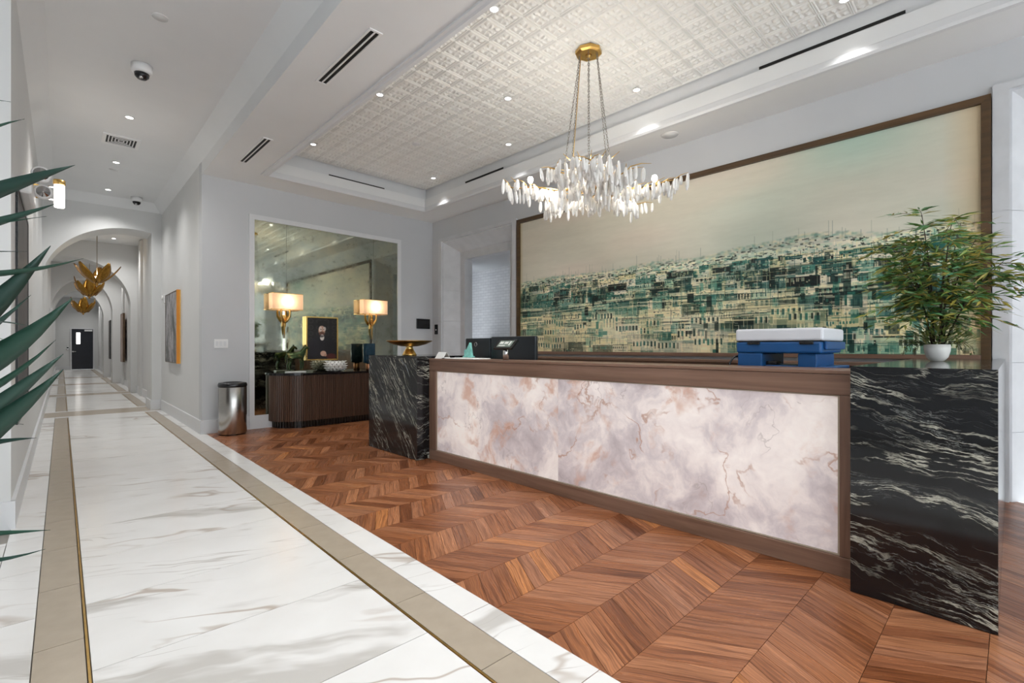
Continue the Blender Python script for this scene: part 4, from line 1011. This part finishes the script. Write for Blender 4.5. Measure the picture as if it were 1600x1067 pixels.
for i, (x, y) in enumerate(((2.70,6.74),(2.70,4.90),(2.70,3.0),(2.70,1.1),(4.67,6.70),(4.64,4.86),(4.66,2.86),(4.66,.95))):
    downlight(x, y, ZT-.002, 'recessed downlight in the tin tile tray, %s' % pos[i], 'downlights in the tin ceiling')
downlight(3.78, 3.97, ZT-.002, 'recessed downlight in the tin tile tray, just beyond the chandelier canopy', 'downlights in the tin ceiling')
for i, y in enumerate((7.45, 9.40, 11.12)):
    downlight(.60, y, ZH-.001, 'recessed corridor downlight, ' + ('beyond the dome camera','between the air vent and the arch','nearest the arch')[i], 'downlights in the corridor ceiling', True, 66, .052, spread=2.2)
for y_, t_ in ((3.4,'overhead near the viewer'),(1.5,'added beside the viewer, out of view'),(-.4,'added behind the viewer, out of view')): downlight(.60, y_, ZH-.001, 'recessed corridor downlight ' + t_, 'downlights in the corridor ceiling', True, 85, .052, spread=2.0)  # the two out-of-view lamps are added to brighten the near floor
for i, y in enumerate((13.4, 15.6, 18.2, 20.2, 22.9, 24.9, 28.5, 31.5, 34.3)):
    downlight(.95, y, 3.929, 'added recessed downlight in the %s' % ('nearest arched bay just inside the first arch','nearest arched bay before the second arch','second arched bay just inside the second arch','second arched bay before the third arch','third arched bay just inside the third arch','third arched bay before the last arch','last arched bay just inside the last arch','middle of the last arched bay','last arched bay above the black door')[i], 'added downlights in the arched bays', True, 60, .055, spread=2.4)  # added lamps, so the deep bays get light of their own
def speaker(x, y, z, r, label, C=False):
    t = thing('ceiling_speaker', label, 'speaker', (x,y,z), None, C)
    part('rim', MB().lathe([(r*.93,z-.002),(r*.94,z-.008),(r,z-.006),(r,z)], (x,y,0), 36), M['white_plastic'], t)
    part('grille', MB().lathe([(0,z-.005),(r*.93,z-.004),(r*.93,z-.001)], (x,y,0), 36), M['ceil'], t)
speaker(5.17, 2.74, ZS, .10, 'round white ceiling speaker above the painting')
speaker(.607, 5.02, ZH, .062, 'round white cover plate in the corridor ceiling nearest the viewer', True)
speaker(.60, 9.82, ZH, .06, 'small round white cover between the corridor downlights', True)
speaker(3.72, 5.75, ZT+.004, .06, 'round cover plate among the tin tiles')
def dome_cam(x, y, z, r, label):
    t = thing('dome_camera', label, 'camera', (x,y,z), None, True)
    part('housing', MB().lathe([(r,z),(r,z-.055),(r*.93,z-.075),(r*.72,z-.082)], (x,y,0), 32), M['white_plastic'], t)
    part('dome', MB().lathe([(r*.71,z-.0825),(r*.66,z-.11),(r*.42,z-.132),(0,z-.14)], (x,y,0), 28), M['black_plastic'], t)
    part('lens', MB().lathe([(.014,0),(.016,-.02),(.0,-.022)], (x-.01,y-.035,z-.118), 12), M['chrome'], t)
dome_cam(.58, 6.0, ZH-.001, .088, 'white dome security camera over the corridor nearest the viewer')
dome_cam(1.02, 11.35, ZH-.001, .088, 'small white dome security camera by the first arch')
v = thing('air_vent', 'square louvred air vent in the corridor ceiling', 'vent', (.59, 8.38, ZH), None, True)
part('frame', MB().box(.39,.785,8.18,8.22,ZH-.014,ZH).box(.39,.785,8.54,8.58,ZH-.014,ZH).box(.39,.43,8.22,8.54,ZH-.014,ZH).box(.745,.785,8.22,8.54,ZH-.014,ZH), M['white_plastic'], v)
part('throat', MB().box(.431,.744,8.221,8.539,ZH-.002,ZH-.001), M['slot_black'], v)
for k in range(4):
    g_ = .022+.034*k; part('louvre', MB().box(.43+g_,.745-g_,8.22+g_,8.232+g_,ZH-.006,ZH-.0025).box(.43+g_,.745-g_,8.528-g_,8.54-g_,ZH-.006,ZH-.0025).box(.43+g_,.442+g_,8.232+g_,8.528-g_,ZH-.006,ZH-.0025).box(.733-g_,.745-g_,8.232+g_,8.528-g_,ZH-.006,ZH-.0025), M['white_plastic'], v)
def linear_vent(x0, x1, y0, y1, label):
    t = thing('linear_diffuser', label, 'vent', ((x0+x1)/2,(y0+y1)/2,ZS), 'slot diffusers in the lowered ceiling')
    z = ZS; part('frame', MB().box(x0,x0+.018,y0,y1,z-.008,z).box(x1-.018,x1,y0,y1,z-.008,z).box(x0+.018,x1-.018,y0,y0+.02,z-.008,z).box(x0+.018,x1-.018,y1-.02,y1,z-.008,z), M['white_plastic'], t)
    part('throat', MB().box(x0+.0185,x1-.0185,y0+.021,y1-.021,z-.002,z-.0005), M['slot_black'], t)
    xm = (x0+x1)/2; part('blade', MB().box(xm-.006,xm+.006,y0+.021,y1-.021,z-.008,z-.0025), M['white_plastic'], t)
linear_vent(1.79, 1.90, 3.40, 4.43, 'long slot air diffuser in the lowered ceiling nearest the viewer')
linear_vent(1.84, 1.95, 6.03, 7.04, 'slot air diffuser in the lowered ceiling by the mirror wall')
single('tray_slot', MB().box(FX1-.008, FX1-.0005, .60, 1.70, 3.885, 3.91), M['slot_black'], 'long black air slot in the tray fascia above the painting', 'vent', 'black slots in the tray fascia')
single('tray_slot', MB().box(FX1-.008, FX1-.0005, 5.30, 6.20, 3.885, 3.91), M['slot_black'], 'black air slot in the tray fascia above the stone doorway', 'vent', 'black slots in the tray fascia')
single('tray_slot', MB().box(3.18, 4.13, FY1-.008, FY1-.0005, 3.862, 3.886), M['slot_black'], 'black air slot in the far tray fascia over the mirror', 'vent', 'black slots in the tray fascia')

# ------------------------------------------------------------------ corridor furnishings
def wall_art(y0, y1, z0, z1, x, mat, edge, label):
    t = thing('wall_art', label, 'picture', (x,(y0+y1)/2,z0), None, True)
    part('canvas', MB().box(x-.05, x-.045, y0+.012, y1-.012, z0+.012, z1-.012), M[mat], t)
    part('frame', MB().box(x-.055,x-.001,y0,y0+.0115,z0,z1).box(x-.055,x-.001,y1-.0115,y1,z0,z1).box(x-.055,x-.001,y0+.0115,y1-.0115,z1-.0115,z1).box(x-.055,x-.001,y0+.0115,y1-.0115,z0,z0+.0115), M[edge], t)
    return t
a_ = wall_art(9.62, 10.80, .955, 2.165, 1.44, 'abstract_grey', 'frame_wood', 'abstract grey canvas with a deep orange edge on the corridor wall')
part('orange_edge', MB().box(1.382, 1.426, 9.58, 9.6185, .95, 2.17), M['orange'], a_)
part('gold_edge', MB().box(1.4265, 1.439, 9.58, 9.6185, .95, 2.17), M['gold'], a_)
wall_art(19.2, 20.0, .76, 2.28, 1.44, 'abstract_brown', 'frame_wood', 'tall brown abstract picture in the second arched bay')
wall_art(24.6, 25.4, .76, 2.28, 1.44, 'abstract_dark', 'black_plastic', 'tall dark picture in the far arched bay')
t = thing('wall_art', 'tall dark brown panel on the left corridor wall behind the spiky leaves', 'picture', (-.25, 5.9, .66), None, True)
part('canvas', MB().box(-.246,-.241,5.12,6.64,.68,2.40), M['abstract_dark'], t); part('frame', MB().box(-.249,-.236,5.09,5.12,.65,2.43).box(-.249,-.236,6.64,6.67,.65,2.43).box(-.249,-.236,5.12,6.64,2.40,2.43).box(-.249,-.236,5.12,6.64,.65,.68), M['black_plastic'], t)
t = thing('alarm_strobe', 'small white fire alarm strobe on the corridor wall beyond the orange picture', 'alarm', (1.44, 11.2, 2.1), None, True)
part('plate', MB().bbox(1.405,1.439,11.15,11.27,2.05,2.22,.006), M['white_plastic'], t); part('strobe_lens', MB().lathe([(.045,0),(.04,-.025),(0,-.03)], (1.405,11.21,2.15), 14, axis='x'), M['bulb_off'], t)
# emergency light
t = thing('emergency_light', 'white twin-head emergency light on the left corridor wall', 'light', (-.25, 5.9, 2.5), None, True)
part('housing', MB().bbox(-.249,-.17,5.35,6.1,2.42,2.56,.02), M['white_plastic'], t)
for y, z in ((5.45,2.60),(6.05,2.60)):
    hd = part('lamp_head', MB().lathe([(.05,0),(.062,-.02),(.062,-.06),(.05,-.068)], (-.12,y,z), 22, axis='y'), M['white_plastic'], t)
    part('reflector', MB().lathe([(.048,-.0685),(.03,-.062),(0,-.06)], (-.12,y,z), 18, axis='y'), M['chrome'], hd)
    part('neck', MB().tube([(-.19,y-.02,2.55),(-.15,y-.02,z)], .016, 8), M['white_plastic'], t)
# tube sconces on the left corridor wall
def tube_sconce(y, z, label):
    t = thing('wall_sconce', label, 'sconce', (-.25, y, z), None, True)
    part('wall_plate', MB().bbox(-.249,-.225,y-.05,y+.05,z-.16,z+.16,.006), M['brass'], t)
    for dz in (-.07, .07): part('arm', MB().tube([(-.225,y,z+dz),(-.07,y,z+dz)], .009, 8), M['chrome'], t)
    part('light_tube', MB().lathe([(.0,z-.15),(.042,z-.148),(.045,z-.14),(.045,z+.105),(.0,z+.106)], (-.02,y,0), 24), M['glow_soft'], t)
    part('cap', MB().lathe([(.052,z+.1065),(.054,z+.115),(.054,z+.155),(.045,z+.162),(0,z+.163)], (-.02,y,0), 24), M['brass'], t)
    lamp(t, (.05, y, z), 4.0, (1,.93,.82), size=.05)
tube_sconce(7.50, 2.945, 'glowing tube sconce with a brass cap on the left corridor wall')
# lotus pendants
def pendant(x, y, zc, ztop, n_pet, R_, label):
    t = thing('pendant_lamp', label, 'pendant', (x,y,zc-.3), 'amber leaf pendants along the corridor', True)
    part('rod', MB().tube([(x,y,zc-.12),(x,y,ztop)], .008, 6), M['chain'], t); part('canopy', MB().lathe([(.06,ztop),(.055,ztop-.03),(.01,ztop-.04)], (x,y,0), 16), M['brass_dark'], t)
    part('finial', MB().lathe([(0,zc-.33),(.03,zc-.32),(.02,zc-.29),(.055,zc-.25),(.05,zc-.2),(.02,zc-.17)], (x,y,0), 14), M['brass_dark'], t)
    # petal along +x, rising
    mb = MB(); vs = []; fs = []; m_ = 10
    for i in range(m_+1):
        s = i/m_; wd = .13*math.sin(math.pi*min(1, s*.93+.05))**.8*(1-.15*s); px = .03+R_*.92*s**.92; pz = -.27 + .12*s + .29*s**1.7
        for c in (-1,-.5,0,.5,1): vs.append((px, c*wd, pz + .045*c*c*(1-s*.4)))
    for i in range(m_):
        for c in range(4): q = i*5+c; fs.append((q, q+5, q+6, q+1))
    mb.add(vs, fs, smooth=True); me = mb.mesh('petal', M['amber']); 
    for k in range(n_pet):
        o = inst('petal', me, t, (x,y,zc), (0, (0 if (k%2 or n_pet < 6) else -.38), 2*math.pi*(k+.12)/n_pet))
        md = o.modifiers.new('solid', 'SOLIDIFY'); md.thickness = .006
    part('bulb', MB().lathe([(.012,zc-.20),(.03,zc-.17),(.035,zc-.14),(.02,zc-.11),(0,zc-.10)], (x,y,0), 12), M['glow_warm'], t)
    lamp(t, (x, y, zc-.08), 5, (1,.80,.52), size=.05)
pendant(.58, 14.3, 2.92, 3.93, 5, .43, 'nearest amber leaf pendant in the corridor')
pendant(.60, 19.0, 2.98, 3.93, 8, .43, 'middle amber leaf pendant in the corridor')
pendant(.58, 23.8, 2.74, 3.93, 8, .43, 'farthest amber leaf pendant in the corridor')
# end door
struct('wall_behind_door', MB().box(-.5, 1.7, 36.0, 36.1, -.15, 4.2), M['wall_corr'], C=True)  # unseen box added to stop sky light leaking around the door
door = struct('door_3', MB().box(.40, 1.28, 35.76, 35.80, .01, 2.22), M['door_black'], 'black door with a narrow glazed panel at the corridor end', C=True)
part('door_frame', MB().box(.34,.395,35.74,35.81,0,2.28).box(1.285,1.34,35.74,35.81,0,2.28).box(.395,1.285,35.74,35.81,2.225,2.28), M['trim'], door)
part('vision_panel', MB().box(.585,.745,35.75,35.759,1.40,2.02), M['glow_soft'], door, 'self-glowing narrow glazed panel')  # brightness of the glass is put into a glowing material
hd = part('lever_handle', MB().tube([(.44,35.72,.98),(.58,35.72,.98)], .018, 8), M['chrome'], door); part('rose', MB().lathe([(.04,0),(.04,-.03)], (.45,35.76,.98), 14, axis='y'), M['chrome'], hd)
part('door_closer', MB().bbox(.92,1.25,35.68,35.758,2.10,2.19,.005), M['white_plastic'], door)
t = thing('card_reader', 'small grey card reader left of the black door', 'reader', (.25, 35.8, 1.2), None, True)
part('body', MB().bbox(.18,.30,35.765,35.799,1.10,1.28,.006), M['steel'], t); part('keypad', MB().box(.20,.28,35.762,35.7645,1.15,1.24), M['black_plastic'], t)
t = thing('exit_device', 'small white box on the left corridor wall far down the hall', 'box', (-.25, 18.6, 2.2), None, True)
part('body', MB().bbox(-.249,-.19,18.5,18.8,2.1,2.3,.006), M['white_plastic'], t); part('lens', MB().box(-.1895,-.188,18.55,18.75,2.15,2.25), M['bulb_off'], t)

# ------------------------------------------------------------------ yucca in the left foreground
yu = thing('yucca_plant', 'tall yucca with long pointed green leaves in the left foreground', 'plant', (-.46, 2.06, 0))
heads = {'A': P(-250, 395, 1.2), 'B': P(-250, 610, 1.2), 'C': P(-235, 790, 1.2), 'D': P(-240, 850, 1.25)}
part('planter', MB().lathe([(.16,.003),(.19,.01),(.235,.40),(.24,.42),(.22,.42),(.215,.37),(.0,.37)], (-.46,2.06,0), 36), M['pot_dark'], yu)
part('soil', MB().lathe([(.212,.372),(.2,.38),(0,.385)], (-.46,2.06,0), 24), M['soil'], yu)
for k, dx in (('A',.0),('B',.05),('C',-.05)):
    hp = heads[k]; b0 = Vector((-.46+dx, 2.06-dx, .37)); part('trunk', MB().tube([b0, b0.lerp(hp,.5)+Vector((-.03,.02,0)), hp], [.035,.03,.024], 10), M['trunk'], yu)
def yleaf(head, e, tip, wpx, d0=1.2, d1=1.28, bend=0.0):
    p0 = heads[head]; um = (tip[0]-250)/2; p1 = P(um, tip[1]+(e[1]-tip[1])/(tip[0]-e[0])*(tip[0]-um), (d0+d1)/2); p2 = P(tip[0], tip[1], d1)
    wd = wpx/F_PX*1.24; n_ = 12; mb = MB(); vs = []; fs = []
    # quadratic through p0, p1 (at s=.5), p2
    c = p1*2 - p0*.5 - p2*.5
    for i in range(n_+1):
        s = i/n_; p = p0*(1-s)**2 + c*2*s*(1-s) + p2*s*s; tg = ((c-p0)*(1-s) + (p2-c)*s).normalized()
        view = (p - Vector((0,0,H_CAM))).normalized(); sd = tg.cross(view).normalized(); nn = sd.cross(tg)
        ww = wd/2*(.75+.75*s)*(1 if s < .45 else max(.015, 1-((s-.45)/.55)**1.25)) * (1.0 if s > .1 else .6)
        vs += [p+sd*ww+nn*ww*.25, p-nn*ww*.30, p-sd*ww+nn*ww*.25]
    for i in range(n_):
        q = 3*i; fs += [(q,q+1,q+4,q+3),(q+1,q+2,q+5,q+4)]
    mb.add(vs, fs, smooth=True); o = part('leaf', mb, M['yucca'], yu); md = o.modifiers.new('solid','SOLIDIFY'); md.thickness = .0018
for hd_, e, tp, wpx in (('A',(0,164),(16,159),6),('A',(0,203),(38,186),10),('A',(0,297),(117,258),27),('A',(0,343),(88,318),17),('A',(0,349),(72,338),5),('A',(0,393),(42,393),4),
    ('B',(0,458),(79,384),42),('A',(0,421),(130,404),11),('B',(0,495),(48,461),16),('B',(0,543),(113,466),44),('B',(0,548),(23,524),17),('B',(0,584),(87,531),16),
    ('C',(0,629),(99,553),35),('C',(0,655),(99,577),42),('C',(0,668),(36,663),4),('C',(0,695),(56,684),15),('D',(0,833),(78,828),11),('D',(0,868),(70,858),10)):
    yleaf(hd_, e, tp, wpx)
for k in range(22):       # leaves pointing away, outside the view
    hk = 'ABC'[k % 3]; a = math.radians(110 + 220*((k*37) % 22)/22); p0 = heads[hk]; d = Vector((math.cos(a), math.sin(a), .25+.5*((k*7)%5)/5)).normalized()
    p2 = p0 + d*.5 + Vector((0,0,-.08)); s_ = d.cross(Vector((0,0,1))).normalized(); vs = []; fs = []
    for i in range(9):
        s = i/8; p = p0.lerp(p2, s)+Vector((0,0,.08*math.sin(math.pi*s))); ww = .02*(.7+s)*max(.02, 1-s**3); vs += [p+s_*ww, p-Vector((0,0,ww*.3)), p-s_*ww]
    for i in range(8): q = 3*i; fs += [(q,q+1,q+4,q+3),(q+1,q+2,q+5,q+4)]
    part('leaf', MB().add(vs, fs, smooth=True), M['yucca'], yu)
